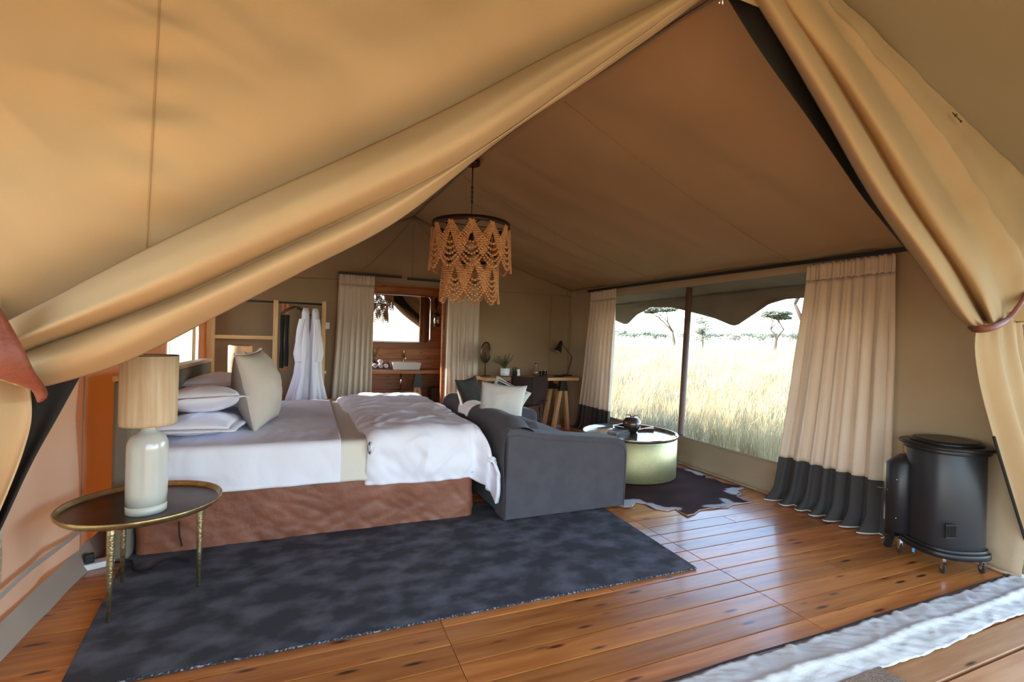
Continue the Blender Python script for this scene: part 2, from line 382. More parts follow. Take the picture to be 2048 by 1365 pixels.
# eave and scalloped valance outside the window
ev = surf('window_eave', lambda u, v: (lerp(4.02, 4.42, v), lerp(1.3, 7.6, u), lerp(2.05, 1.975, v)+.02*fbm(u*14, v)), 60, 6, OLIVE, wr_, th=.004)
sc_pts = [(1.6, 1.75), (2.3, 1.60), (2.6, 1.70), (3.06, 1.814), (3.204, 1.848), (3.434, 1.845), (3.623, 1.806), (3.93, 1.641), (4.02, 1.592), (4.1, 1.592), (4.35, 1.68), (4.655, 1.756), (4.857, 1.80), (5.132, 1.857), (5.546, 1.88), (5.85, 1.79), (6.05, 1.655), (6.15, 1.652), (6.285, 1.686), (6.8, 1.86), (7.4, 1.8)]
def scz(y):
    for a, b in zip(sc_pts, sc_pts[1:]):
        if y <= b[0]: return lerp(a[1], b[1], clamp((y-a[0])/(b[0]-a[0])))
    return 1.8
surf('window_valance', lambda u, v: (4.42+.03*v*fbm(u*16, v*2, 5), lerp(1.6, 7.4, u), lerp(1.98, scz(lerp(1.6, 7.4, u)), v)), 140, 8, OLIVE, wr_, th=.004)
pt = P(1376, 598, X=4.12); pb = P(1356, 872, X=4.06)
tp = empty('tent_pole', (4.09, pb.y, 0), 0, 'slender red-brown pole standing upright in the middle of the large window', 'pole')
MB().tube([Vector((4.10, pb.y, -.3))-tp.location, Vector((4.10, pb.y, .3))-tp.location, Vector((4.12, pt.y-.02, 2.05))-tp.location], .036, 12).build('pole_shaft', POLEM, tp)
MB().tube([(.01, 0, .255), (.01, 0, .285)], .045, 12).build('pole_collar', BLACK, tp)

# --- back wall with the bathroom doorway
DX0, DX1, DZ1 = .74, 1.86, 2.13
def bw(x, z):
    t = clamp(z/2.12); 
    top = eave(YB)+.02
    rx, rz = ridge(YB)
    zz = z
    if z > 2.12:
        k = (z-2.12)/1.0
        zr = lerp(rz, top, clamp(abs(x-rx)/((XR-rx) if x > rx else (rx-XL))))
        zz = lerp(2.12, zr, clamp(k))
    return (x, YB+.015*fbm(x*1.3, z*.8, 5)+.008*fbm(x*4+z*2, z*3, 6), zz)
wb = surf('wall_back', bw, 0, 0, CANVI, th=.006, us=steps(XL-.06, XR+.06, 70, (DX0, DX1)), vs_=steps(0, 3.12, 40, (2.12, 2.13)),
          skip=lambda x, z: DX0 < x < DX1 and z < 2.12); tag(wb, kind='structure')
for (a, b) in (((ridge(YB)[0], YB-.012, 3.12), (.45, YB-.012, 2.12)), ((ridge(YB)[0], YB-.012, 3.12), (2.5, YB-.012, 2.14)), ((ridge(YB)[0], YB-.012, 3.12), (1.33, YB-.012, 2.2))):
    MB().tube([Vector(a).lerp(Vector(b), t)+Vector((0, -.004, -.05*math.sin(t*3.14))) for t in np.linspace(0, 1, 14)], .004, 5).build('gable_seam', CANVI, wb)
MB().tube([(x, YB-.015, 2.125+.015*fbm(x*2, 0)) for x in np.linspace(XL, XR, 40)], .008, 6).build('wall_seam', CANVI, wb)
MB().tube([(XR-.07, YB-.012, z) for z in np.linspace(0, 2.2, 10)], .006, 6).build('corner_seam', CANVW, wb)
MB().tube([(3.63, YB-.02, z) for z in np.linspace(0, 2.1, 10)], .005, 6).build('wall_seam', CANVI, wb)
# --- left wall (sun falls on it from outside)
LW0, LW1, LZ0, LZ1 = 5.22, 6.45, .98, 1.99
NW0, NW1, NZ0, NZ1 = 1.62, 2.72, .27, .86
def lw(y, z):
    fold = .030*max(0, 1-4*abs(fbm((y+z*.8)*.9, (z-y)*.7, 31)))*(1-sstep(y, 3.2, 3.8))+.045*math.sin(y*5.2+.6*math.sin(z*2))*sstep(y, 3.0, 3.7)*(1-sstep(y, 4.9, 5.2))
    return (XL+.02*fbm(y*1.2, z*.7, 11)+.012*fbm(y*4, z*3, 12)-fold, y, z if z < 2.0 else lerp(2.0, eave(y)+.06, (z-2.0)/.14))
def lskip(y, z): return (LW0 < y < LW1 and LZ0 < z < LZ1) or (NW0 < y < NW1 and NZ0 < z < NZ1)
wl_ = surf('wall_left', lw, 0, 0, CANVL, us=steps(YF-.03, YB, 110, (LW0, LW1, NW0, NW1)), vs_=steps(0, 2.14, 30, (LZ0, LZ1, NZ0, NZ1, 2.0)), skip=lskip); tag(wl_, kind='structure')
surf('window_screen', lambda u, v: (XL+.01, lerp(LW0-.02, 6.12, u), lerp(LZ0-.01, lerp(1.78, 2.0, sstep(u, .38, .46)), v)), 12, 6, SHEER, wl_)
MB().box((XL-.02, 6.10, LZ0), (XL+.03, 6.14, LZ1)).build('window_post', OAK, wl_)
CANVN = mat('canvas_wall_daylight_tint', (.36, .27, .215), .9, c2=(.42, .32, .26), scale=1.5, trans=(.30, .12, .05), tfac=.10, bump=.1, bscale=300)  # same wall canvas recoloured: entrance daylight and weaker sun glow painted in
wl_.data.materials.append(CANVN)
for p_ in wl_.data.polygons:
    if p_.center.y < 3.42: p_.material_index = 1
MB().tube([(XL+.022, 3.42, z) for z in np.linspace(0, 2.1, 20)], .004, 6).build('panel_seam', CANVL, wl_)  # runs along the edge of the painted daylight tone
pale = mat('canvas_pale_strip', (.40, .36, .33), .9, trans=(.50, .40, .34), tfac=.35)
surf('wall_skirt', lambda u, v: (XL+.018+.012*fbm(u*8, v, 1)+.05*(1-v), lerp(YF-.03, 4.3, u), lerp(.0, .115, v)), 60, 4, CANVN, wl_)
surf('wall_seam_tape', lambda u, v: (XL+.035, lerp(YF-.03, 4.3, u), lerp(.225+.02*fbm(u*7, 0), .255+.02*fbm(u*7, 0), v)), 60, 2, pale, wl_)
w2 = surf('window_2', lambda u, v: (XL-.01, lerp(NW0-.02, NW1+.02, u), lerp(NZ0-.02, NZ1+.02, v)), 6, 6, SHEER); tag(w2, kind='structure')
for k in range(9):
    MB().box((XL-.02, NW0, NZ0+.03+k*.065), (XL-.002, NW1, NZ0+.04+k*.065)).build('slat', OAK, w2)

# --- bathroom beyond the doorway
BY = 8.02
wbt = MB().box((.0, BY+.012, 0), (2.6, BY+.05, 2.5)).build('wall_bathroom', WALLW); tag(wbt, kind='structure')
bwid = .168
for i in range(15):
    z = i*bwid
    o = lay(wbt, .05, 2.15, 0, 0, WALLW, bwid, .006)
    o.rotation_euler = (R(90), 0, 0); o.location = (1.1, BY-.014, z+bwid/2)
bs = MB().box((2.15, YB+.02, 0), (2.19, BY+.03, 2.5)).build('wall_bathroom_right', WALLW); tag(bs, kind='structure')
bs2 = MB().box((-.02, YB+.3, 0), (.02, BY+.03, 1.2)).box((-.02, YB+.3, 1.95), (.02, BY+.03, 2.5)).build('wall_bathroom_left', CANVI); tag(bs2, kind='structure')
bc = MB().box((-.02, YB+.02, 2.42), (2.2, BY+.03, 2.45)).build('ceiling_bathroom', CANVI); tag(bc, kind='structure')
dfm = MB().box((1.82, YB+.02, 0), (1.88, YB+.1, 2.12)).build('door_1', WALLW); tag(dfm, kind='structure')
# ================================================================== FRONT WALL, FLAPS
Fp = [(1450, -60), (1280, 22), (1100, 110), (900, 215), (700, 310), (500, 400), (290, 500), (110, 594), (0, 652), (-60, 690)]
Cp = [(1450, -50), (1310, 50), (1140, 172), (940, 312), (756, 408), (560, 501), (362, 593), (190, 657), (32, 713), (-30, 750)]
Ep = [(1450, -40), (1330, 52), (1180, 158), (1010, 272), (800, 438), (610, 540), (430, 634), (255, 722), (110, 768), (50, 776)]
def roofline(x): return 3.15-.335*abs(x-1.83)
def f2(pts, s): v = poly([(a, b, 0) for a, b in pts], s); return v.x, v.y
def gabl(u, v):
    x, y = f2(Fp, u); p = P(x, y, Y=1.50)
    top = max(roofline(p.x)-.01, p.z+.02)
    X_ = p.x; z = lerp(p.z, top, v)
    d = (z-p.z)
    out = .10*math.exp(-(d/.085)**2)-.022*math.exp(-((d-.26)/.12)**2)
    # soft diagonal tension folds, sloping down to the right
    a = (X_*.42+z*.90); b_ = (X_*.90-z*.42)
    wv = .010*fbm(b_*.55, a*3.0, 2)+.0075*fbm(b_*1.2, a*9, 4)-.007*max(0, 1-7*abs(fbm(b_*.8, a*4.5, 14)))*sstep(fbm(b_*2, a*2, 3), -.1, .3)
    pk = math.exp(-((X_+.385)/.07)**2)*.008*math.sin(z*48+3*fbm(z*4, 1))
    return (X_, 1.50+(out+wv*sstep(d, 0, .1)-pk)*(1-.6*sstep(v, .8, 1)), z)
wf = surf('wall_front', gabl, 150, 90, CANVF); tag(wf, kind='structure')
def gsx(z):  # seam x at height z
    return lerp(-.398, -.383, (z-1.566)/.64)
sp = []
us_ = np.linspace(.45, .80, 200); fx_ = [P(*f2(Fp, u), Y=1.5) for u in us_]
for k in range(110):   # the stitched seam follows the sheet
    t = k/109; qx, qy = lerp(293, 322, t), lerp(500, -40, t); yy = 1.50
    for _ in range(4):
        p = P(qx, qy, Y=yy); i0 = min(range(200), key=lambda i: abs(fx_[i].x-p.x)); u0 = us_[i0]
        pz = fx_[i0].z; tp_ = roofline(p.x)-.01; yy = gabl(u0, clamp((p.z-pz)/(tp_-pz)))[1]
    if p.z > pz+.01: sp.append((p.x, yy-.0012, p.z))
MB().tube(sp, .0022, 5).build('sewn_seam', SEAM, wf)
# left beyond the frame the front wall goes on to the corner
surf('apex_patch', lambda u, v: (lerp(1.35, 2.08, u), 1.53, lerp(2.83, roofline(lerp(1.35, 2.08, u))+.03, v)), 12, 8, CANVF, wf)
surf('front_corner', lambda u, v: (lerp(-1.22, -.69, u), 1.535+.01*fbm(u*3, v*4, 1), lerp(0, roofline(lerp(-1.22, -.69, u)), v)), 12, 20, CANVF, wf)

lf = empty('door_flap', (-.6, 1.45, 0), 0, 'tan canvas door flap on the left, rolled along its upper edge and tied back', 'tent flap')
def under(o, e):   # parent keeping world place
    o.parent = e; o.matrix_parent_inverse = e.matrix_world.inverted() if False else Matrix.Translation(-Vector(e.location)); return o
def rollL(u, v):
    if v < .58: 
        t = v/.58; x0, y0 = f2(Fp, u); x1, y1 = f2(Cp, u)
        x, y = lerp(x0, x1, t), lerp(y0, y1, t)
        b = math.sin(math.pi*min(1, t*1.0))**.75
        amp = lerp(.04, .15, sstep(u, .0, .45))*lerp(1, .65, sstep(u, .85, 1))
        yy = 1.53-amp*b-.03*t+.016*fbm(u*5, t*3.2, 1)*b+.012*math.sin(t*13+u*4)*sstep(u, .5, .9)*b
    else:
        t = (v-.58)/.42; x0, y0 = f2(Cp, u); x1, y1 = f2(Ep, u)
        x, y = lerp(x0, x1, t), lerp(y0, y1, t)
        b = math.sin(math.pi*min(1, .12+t*.80))**.8
        amp = lerp(.015, .13, sstep(u, .1, .7))
        yy = 1.51-amp*b+.05*t+.010*fbm(u*7, t*3, 5)*b
        k = sstep(u, .88, 1); yy -= .018*k*abs(math.sin(t*9.5))
    return P(x, y, Y=yy)
o = surf('flap_roll', rollL, 170, 60, CANVF); under(o, lf); solid(o, .003)
def dropL(u, v):   # hanging part under the tie, continuing past the frame
    s = v
    xr, yr = f2([(46, 742), (56, 830), (45, 900), (22, 975), (-8, 1050), (-45, 1140), (-80, 1240), (-110, 1340)], s)
    pr = P(xr, yr, Y=1.5); z = lerp(1.23, .0, s)
    x = lerp(lerp(-.96, -1.18, s), pr.x, u)
    fold = (.025+.05*s)*math.sin(u*26+1.0+1.2*math.sin(s*3))+.03*s*fbm(u*5, s*2, 3)
    return (x, 1.46+fold*lerp(.5, 1, s)+.05*(abs(u-.5)*2)**2*(1-s), pr.z)
def dropL2(u, v):
    p = dropL(u, v); return p
o = surf('flap_drape', dropL2, 90, 40, CANVF); under(o, lf); solid(o, .003)
# leather tie-back: band wrapped round the gathered canvas
def strapband(name, pts, wd, mt, label, nrm=(0, -1, 0), up=None):
    def f(u, v):
        p = poly(pts, u); q = poly(pts, min(1, u+.02)); p0 = poly(pts, max(0, u-.02)); d = (q-p0).normalized()
        a = Vector(up) if up else d.cross(Vector(nrm)).normalized()
        return p+a*(v-.5)*wd*(1+0*u)+Vector(nrm)*.012*math.sin(math.pi*v)
    o = surf(name, f, 40, 8, mt, th=.004); return tag(o, label, 'strap')
e = strapband('tieback_strap', [P(-70, 575, Y=1.42), P(-25, 650, Y=1.33), P(5, 708, Y=1.30), P(32, 752, Y=1.33), P(66, 776, Y=1.42), P(80, 772, Y=1.52)], .068, LEATHR,
              'broad red-brown leather strap tying back the left canvas flap at the picture edge')
# black insect mesh behind the left flap
def meshL(u, v):
    xl, yl = f2([(20, 745), (15, 860), (-20, 980), (-60, 1100), (-110, 1200)], v)
    xr, yr = f2([(168, 740), (118, 830), (62, 930), (0, 1062), (-60, 1180)], v)
    return P(lerp(xl, xr, u), lerp(yl, yr, u), Y=1.62+.02*math.sin(u*12)*v)
o = surf('mesh_curtain', meshL, 24, 30, MESH, th=.002); tag(o, 'black insect mesh hanging behind the tied left canvas flap', 'mesh curtain')

rf_ = empty('door_flap', (3.6, 1.45, 0), 0, 'tan canvas door flap on the right, gathered down to a leather strap', 'tent flap')
ER = [(1485, -60), (1512, 4), (1572, 103), (1655, 245), (1745, 400), (1850, 548), (1900, 618), (1928, 646), (1942, 654)]
MR = [(1590, -90), (1650, 20), (1745, 150), (1835, 285), (1905, 400), (1960, 490), (1992, 560), (2006, 612), (2012, 642)]
def flapR(u, v):
    x0, y0 = f2(ER, u); x1, y1 = f2(MR, u)
    g = sstep(u, .0, .5); k = sstep(u, .72, 1)
    if v < .5:
        t = v/.5; x, y = lerp(x0, x1, t), lerp(y0, y1, t)
        lob = abs(math.sin(math.pi*(t**.85*2)))**.7 if t < 1 else 0
        yy = 1.50-lerp(.03, .11, g)*lob*(1-.25*t)-.02*t+.010*fbm(u*6, t*4, 2)
        yy += .05*(1-t)**4
        yy -= k*.016*math.sin(t*22)
        return P(x, y, Y=yy)
    t = (v-.5)/.5; p = P(x1, y1, Y=1.48)
    Rx = lerp(1.95, 4.03, clamp(u*1.25)); 
    q = Vector((Rx, 1.5, roofline(Rx)-.01)) if u < .8 else Vector((4.03, 1.5, lerp(roofline(4.03), 1.52, (u-.8)/.2)))
    r = p.lerp(q, t)
    lob = math.exp(-((t-.22)/.12)**2)*.07*g+.02*math.sin(t*9+1)*g*(1-t)
    r.y = 1.48+.02*t-lob+.016*fbm(r.x*1.4+r.z*1.6, (r.z-r.x)*5, 9)*(1-.5*t)+.012*fbm(r.x*5, r.z*5, 2)*sstep(u, .5, .9)
    return r
o = surf('flap_sheet', flapR, 130, 110, CANVF); under(o, rf_); solid(o, .003)
def dropR(u, v):
    xl, yl = f2([(1942, 652), (1938, 700), (1948, 770), (1966, 840), (1985, 905), (2008, 980), (2033, 1060), (2062, 1150)], v)
    p = P(xl, yl, Y=1.50); z = p.z
    xr = lerp(3.86, 4.42, v)
    x = lerp(p.x, max(xr, p.x+.1), u)
    f_ = (.018+.05*v)*math.sin(u*15+.6)+.02*math.sin(u*37)*math.exp(-v*9)
    bul = -.06*math.sin(math.pi*min(1, u*1.1))*(.3+v)
    return (x, 1.475+f_*.6*min(1, u*8)+bul, z+(.02+.10*u)*max(0, 1-v*7))
o = surf('flap_drape', dropR, 80, 44, CANVF); under(o, rf_); solid(o, .003)
o = MB().tube([Vector(dropR(0, v))+Vector((-.004, -.004, 0)) for v in np.linspace(.50, 1, 30)], .008, 6).build('zip_edge', MESH); under(o, rf_)
e = strapband('tieback_strap', [P(1934, 650, Y=1.52), P(1950, 659, Y=1.42), P(1985, 655, Y=1.37), P(2012, 641, Y=1.40), P(2035, 614, Y=1.40), P(2070, 560, Y=1.42)], .036, LEATHR,
              'narrow red-brown leather strap tying back the right canvas flap above the stove', up=(-.25, 0, .97))
def meshR(u, v):
    xl, yl = f2([(1425, -50), (1457, 0), (1500, 70), (1545, 137), (1615, 234), (1681, 330), (1732, 403), (1812, 500)], v)
    xr, yr = f2([(1560, -60), (1590, 0), (1660, 130), (1700, 230), (1740, 310), (1800, 430), (1850, 520), (1880, 560)], v)
    return P(lerp(xl, xr, u), lerp(yl, yr, u), Y=1.60+.02*math.sin(u*6+v*9))
o = surf('mesh_curtain', meshR, 16, 40, MESH, th=.002); tag(o, 'black insect mesh gathered along the inside of the right canvas flap', 'mesh curtain')
# hook and cord at the apex
hk = empty('door_hook', P(1440, 2, Y=1.47), 0, 'small metal toggle hook hanging at the peak of the tent opening', 'hook')
MB().tube([(0, 0, .03), (0, 0, 0), (-.008, 0, -.015)], .004, 6).tube([(.012, 0, .03), (.014, 0, -.01)], .003, 6).build('hook_pin', CHROME, hk)
MB().box((-.03, -.004, .012), (.03, .004, .045)).build('hook_tape', LEATHR, hk)
tg = MB().ball(P(1912, 231, Y=1.46), .008, 8, 5).ball(P(1922, 243, Y=1.46), .006, 8, 5).tube([P(1905, 225, Y=1.47), P(1924, 245, Y=1.46)], .003, 5).build('eave_toggle', BRONZE)
tag(tg, 'tiny bronze toggle fixed on the roof edge above the right flap', 'toggle')

# --- awning over the veranda
aw = surf('ceiling_veranda', lambda u, v: (lerp(1.83, 4.9, v), lerp(1.535, -2.6, u), 3.16-.335*(lerp(1.83, 4.9, v)-1.83)-.05*min(1, .3+u*5)*math.sin(math.pi*v)+.03*min(1, u*5)*fbm(u*3, v*2, 7)), 24, 24, CANVA); tag(aw, kind='structure')
surf('awning_slope', lambda u, v: (lerp(1.83, -1.7, v), lerp(1.535, -2.6, u), 3.16-.335*(1.83-lerp(1.83, -1.7, v))-.05*min(1, .3+u*5)*math.sin(math.pi*v)+.03*min(1, u*5)*fbm(u*3, v*2, 8)), 24, 24, CANVA, aw)
for k, (x, y) in enumerate(((-1.6, -2.5), (1.83, -2.5), (4.8, -2.5))):
    o = MB().tube([(x, y, -.02), (x, y, 3.1-.335*abs(x-1.83))], .04, 10).build('veranda_post', POLEM)
    tag(o, 'round veranda post %s, seen only in the bathroom mirror' % ('at the left corner', 'under the ridge', 'at the right corner')[k], 'post', 'veranda posts')
# --- white canvas ground strip on the threshold
def thr(u, v):
    x = lerp(-1.0, 4.03, u)
    yb = 1.505+.010*fbm(x*2, 0); yf = 1.285+.02*fbm(x*1.7, 4)-.02*(u > .0)
    y = lerp(yb, yf, v)
    z = .006+.006*max(0, 1-5*abs(fbm(x*5+v*1.5, v*1.4, 21)))*(1-v*.3)+.005*max(0, 1-5*abs(fbm(x*13-v*5, v*2, 22)))+.016*math.sin(math.pi*v)*(.6+.5*fbm(x*2.2, v*2, 3))+.008*fbm(x*22+v*3, v*1.6, 5)*(1-v*.5)+.012*math.exp(-((v-.55-.1*fbm(x*2, 7))/.07)**2)-.012*v
    return (x, y, max(z, -.014 if v > .9 else .003))
th_ = surf('threshold_flap', thr, 300, 22, THR, th=.002); tag(th_, 'crumpled white canvas ground strip along the tent threshold', 'canvas strip')
MB().tube([(x, 1.512+.010*fbm(x*2, 0), .012) for x in np.linspace(-1, 4.0, 60)], .0045, 6).build('zip_track', MESH, th_)
cm = MB().box((1.25, .70, -.019), (2.27, 1.275, .004)).build('door_mat', COIR, bv=.004); tag(cm, 'brown coir doormat on the deck outside the threshold', 'doormat')
# ================================================================== CURTAINS
def curtain(label, group, ta, tb, ba, bb, zt, zb, folds, amp, zband=None, puddle=0, seed=0, out=(1, 0)):
    ta, tb, ba, bb = map(Vector, (ta, tb, ba, bb)); root = empty('curtain', (ta.x, ta.y, 0), 0, label, 'curtain', group)
    n = Vector(out).normalized()
    rnd = random.Random(seed); ph = [rnd.uniform(0, 6.28) for _ in range(4)]
    def pos(u, z):
        v = (zt-z)/(zt-zb)
        uu = u+.012*math.sin(u*folds*2.3+ph[0])
        p = (ta.lerp(tb, uu)).lerp(ba.lerp(bb, uu), v**1.35)
        a = amp*(.28+.72*sstep(v, .03, .4))
        wv = math.sin(2*math.pi*folds*uu+ph[1]+1.1*math.sin(uu*7+ph[2]))+.35*math.sin(2*math.pi*folds*2.1*uu+ph[3]+v*2)
        wv = math.copysign(abs(wv)**.8, wv)
        q = p+n*a*wv+(tb-ta).normalized()*a*.35*math.sin(4*math.pi*folds*uu+ph[1])
        fl = puddle*max(0, 1-(z-zb)/.14)**2
        q = q+n*fl*(.6+.4*math.sin(uu*folds*6.28+1))
        return Vector((q.x, q.y, z))-Vector(root.location)
    zh = zt-.13; NU = folds*14
    def head(u, v):
        z = lerp(zt, zh, v); p = pos(u, z); k = .008*math.sin(u*folds*2*6.283)
        return p+Vector((n.x*k, n.y*k, .012*abs(math.sin(u*folds*6.283))*(1-v)))
    o = surf('curtain_heading', head, folds*20, 5, CURT, root); solid(o, .004)
    zl = zband if zband else zb
    o = surf('curtain_panel', lambda u, v: pos(u, lerp(zh, zl, v)), NU, 46, CURT, root); solid(o, .0025)
    o = MB().tube([pos(u, zh+.003)-Vector((n.x, n.y, 0))*.004 for u in np.linspace(0, 1, 80)], .0022, 4).build('heading_stitch', EURO, root)
    if zband:
        o = surf('hem_band', lambda u, v: pos(u, lerp(zl, zb, v)), NU, 18, CURTD, root); solid(o, .003)
        o = MB().tube([pos(u, zb+.003) for u in np.linspace(0, 1, NU)], .005, 5).build('hem_lining', PIPE, root)
    return root
curtain('cream curtain with deep charcoal hem, right end of the large window, beside the stove', 'window curtains',
        (3.90, 2.83), (3.90, 2.15), (3.83, 3.04), (3.85, 2.13), 2.055, .012, 7, .032, .395, puddle=-.10, seed=3, out=(1, 0))
curtain('cream curtain with charcoal hem at the far end of the large window, by the desk', 'window curtains',
        (3.90, 6.28), (3.90, 5.63), (3.86, 6.55), (3.84, 5.66), 2.115, .012, 7, .026, .40, puddle=-.06, seed=5, out=(1, 0))
curtain('plain cream curtain left of the bathroom doorway, next to the open wardrobe', 'doorway curtains',
        (.315, YB-.12), (.80, YB-.12), (.22, YB-.14), (.80, YB-.14), 2.20, .02, 7, .020, None, seed=8, out=(0, 1))
curtain('plain cream curtain right of the bathroom doorway, partly behind the bead chandelier', 'doorway curtains',
        (1.86, YB-.12), (2.36, YB-.12), (1.84, YB-.14), (2.36, YB-.14), 2.18, .02, 6, .019, None, seed=12, out=(0, 1))
def rod(p, q, label):
    o = MB().bar(p, q, .022, .032).build('curtain_rail', DRAIL); return tag(o, label, 'curtain rail', 'black curtain rails')
rod((3.915, 2.10, 2.085), (3.915, 6.40, 2.150), 'long black curtain rail above the large window')
rod((.31, YB-.10, 2.225), (1.17, YB-.10, 2.225), 'black curtain rail over the left half of the bathroom doorway')
rod((1.25, YB-.10, 2.210), (2.40, YB-.10, 2.205), 'black curtain rail over the right half of the bathroom doorway')

# ================================================================== RUG, HIDE
rz0 = .012
def rugp(u, v):
    c = [Vector((-.84, 2.26, 0)), Vector((2.17, 2.235, 0)), Vector((2.24, 3.70, 0)), Vector((-1.02, 3.72, 0))]
    return c[0].lerp(c[1], u).lerp(c[3].lerp(c[2], u), v)
rugm = MB(); q = [rugp(0, 0), rugp(1, 0), rugp(1, 1), rugp(0, 1)]; rugm.prism(q, .001, rz0)
rg = rugm.build('area_rug', RUG, bv=.004); tag(rg, 'large dark grey mottled rug in front of the bed', 'rug')
MB().tube([rugp(u, 0)+Vector((0, -.002, .007)) for u in np.linspace(0, 1, 30)]+[rugp(1, v)+Vector((.002, 0, .007)) for v in np.linspace(.03, 1, 20)], .006, 5).build('rug_binding', RUGE, rg)
hide_out = [(2.30, 3.60), (2.36, 3.35), (2.392, 3.265), (2.447, 3.246), (2.572, 3.345), (2.622, 3.29), (2.623, 3.163), (2.691, 3.093), (2.783, 3.11), (2.765, 3.02), (2.759, 2.942), (2.858, 2.966), (2.967, 3.025), (3.065, 3.017), (3.166, 3.008), (3.227, 2.988), (3.329, 3.031), (3.414, 3.029), (3.545, 3.026), (3.523, 3.074), (3.56, 3.188), (3.656, 3.231), (3.707, 3.321), (3.83, 3.354), (3.86, 3.421), (3.78, 3.556), (3.80, 3.674), (3.75, 3.747), (3.82, 3.817), (3.83, 3.951), (3.80, 4.056), (3.72, 4.3), (3.60, 4.55), (3.3, 4.8), (3.0, 4.72), (2.75, 4.85), (2.5, 4.7), (2.62, 4.4), (2.45, 4.2), (2.38, 3.9)]
white_sp = [((2.52, 3.33), (.16, .10)), ((2.62, 3.22), (.10, .09)), ((2.72, 3.12), (.12, .05)), ((3.80, 3.93), (.06, .13)), ((3.72, 3.34), (.13, .055)), ((3.62, 3.30), (.07, .08)), ((3.25, 3.05), (.17, .035)), ((3.36, 3.13), (.05, .08)), ((3.12, 3.07), (.08, .03)), ((2.5, 4.6), (.15, .2)), ((3.3, 4.7), (.3, .12))]
ctr = Vector((3.08, 3.75)); V = []; F = []; C = []
nO = 240; nR = 46
for j in range(nR+1):
    for k in range(nO):
        f0 = k/nO*len(hide_out); i0 = int(f0) % len(hide_out); a = Vector(hide_out[i0]); b = Vector(hide_out[(i0+1) % len(hide_out)])
        e_ = a.lerp(b, f0-int(f0)); p = ctr.lerp(e_, j/nR)
        edge = max(0, j/nR-.9)*10
        V.append((p.x, p.y, .004+.010*edge*max(0, fbm(p.x*6, p.y*6, 2))))
        wh = 0
        for (c_, r_) in white_sp:
            d = math.hypot((p.x-c_[0])/r_[0], (p.y-c_[1])/r_[1])+.55*fbm(p.x*14, p.y*14, 1)
            wh = max(wh, 1-sstep(d, .86, 1.0))
        if j == nR: wh = 1
        n_ = .5+.5*fbm(p.x*3+p.y*1, p.y*6-p.x*2, 6)
        br = Vector((.028, .011, .008)).lerp(Vector((.075, .030, .020)), clamp(n_*1.1))
        C.append(br.lerp(Vector((.60, .57, .55)), wh))
for j in range(nR):
    for k in range(nO): F.append((j*nO+k, (j+1)*nO+k, (j+1)*nO+(k+1) % nO, j*nO+(k+1) % nO))
me = bpy.data.meshes.new('hide'); me.from_pydata(V, [], F); smooth(me)
ca = me.color_attributes.new('hide', 'FLOAT_COLOR', 'POINT')
for i, c in enumerate(C): ca.data[i].color = (*c, 1)
hd = link('cowhide_rug', me, HIDE); solid(hd, .003, 1); tag(hd, 'dark brown and white cowhide under the brass coffee table', 'cowhide')

# ================================================================== BED
bed = empty('bed', (.1, 4.6, rz0), 0, 'wide bed with brown leather skirt and cream mattress, between headboard and sofa', 'bed')
BL, BR, BN, BF = -.955, 1.165, 3.48, 5.76
def W(o, e=bed): o.parent = e; o.matrix_parent_inverse = Matrix.Translation(-Vector(e.location)); return o
def rbox_pt(s, x0, x1, y0, y1, r):
    """point on rounded rectangle perimeter, s 0..1, and normal"""
    L1, L2 = x1-x0-2*r, y1-y0-2*r; arc = math.pi*r/2; tot = 2*L1+2*L2+4*arc; d = (s % 1)*tot
    segs = [('l', (x0+r, y0), (1, 0), L1, (0, -1)), ('a', (x1-r, y0+r), -90, arc), ('l', (x1, y0+r), (0, 1), L2, (1, 0)), ('a', (x1-r, y1-r), 0, arc),
            ('l', (x1-r, y1), (-1, 0), L1, (0, 1)), ('a', (x0+r, y1-r), 90, arc), ('l', (x0, y1-r), (0, -1), L2, (-1, 0)), ('a', (x0+r, y0+r), 180, arc)]
    for sg in segs:
        L = sg[3]
        if d <= L+1e-9:
            if sg[0] == 'l': return Vector((sg[1][0]+sg[2][0]*d, sg[1][1]+sg[2][1]*d)), Vector(sg[4])
            a = R(sg[2])+d/r; n = Vector((math.cos(a), math.sin(a))); return Vector(sg[1])+n*r, n
        d -= L
    return Vector((x0+r, y0)), Vector((0, -1))
def skirt(u, v):
    p, n = rbox_pt(u, BL, BR, BN, BF, .06); z = lerp(.35, rz0+.004, v)
    a = .005+.007*v
    q1 = fbm(p.x*3+v*1.2, p.y*3+v, 3); q2 = fbm(p.x*6-v*2.5, p.y*6, v*2+5); q3 = fbm(p.x*9+v*5, p.y*9, 9+v*3)
    q4 = fbm(p.x*22+v*6, p.y*22, v*9+q1*3)
    k = q1*a*1.1-(1-min(1, 3*abs(q2)))*a*.5+q3*a*.5+q4*a*.35
    q = p+n*(k+.008*v); return (q.x, q.y, z)
o = surf('bed_skirt', skirt, 520, 26, SKIRT); W(o)
o = MB().box((BL+.03, BN+.03, .02), (BR-.03, BF-.03, .35)).build('bed_base', OLIVE); W(o)
o = MB().box((BL, BN+.005, .335), (BR-.005, BF-.005, .615)).build('mattress', LINENC, bv=.05); W(o); o.modifiers['bevel'].segments = 5
for p in o.data.polygons: p.use_smooth = True
o = MB().tube([(-.72, BN-.022, .20), (-.715, BN-.028, .12), (-.70, BN-.03, .05)], .0045, 5).build('skirt_cord', MESH); W(o)
o = MB().box((-1.06, 3.455, .0), (-.965, 5.84, 1.055)).build('headboard', HEADB, bv=.02); W(o)
o = MB().box((-1.065, 3.45, 1.055), (-.96, 5.85, 1.085)).build('headboard_cap', OAK, bv=.004); W(o)
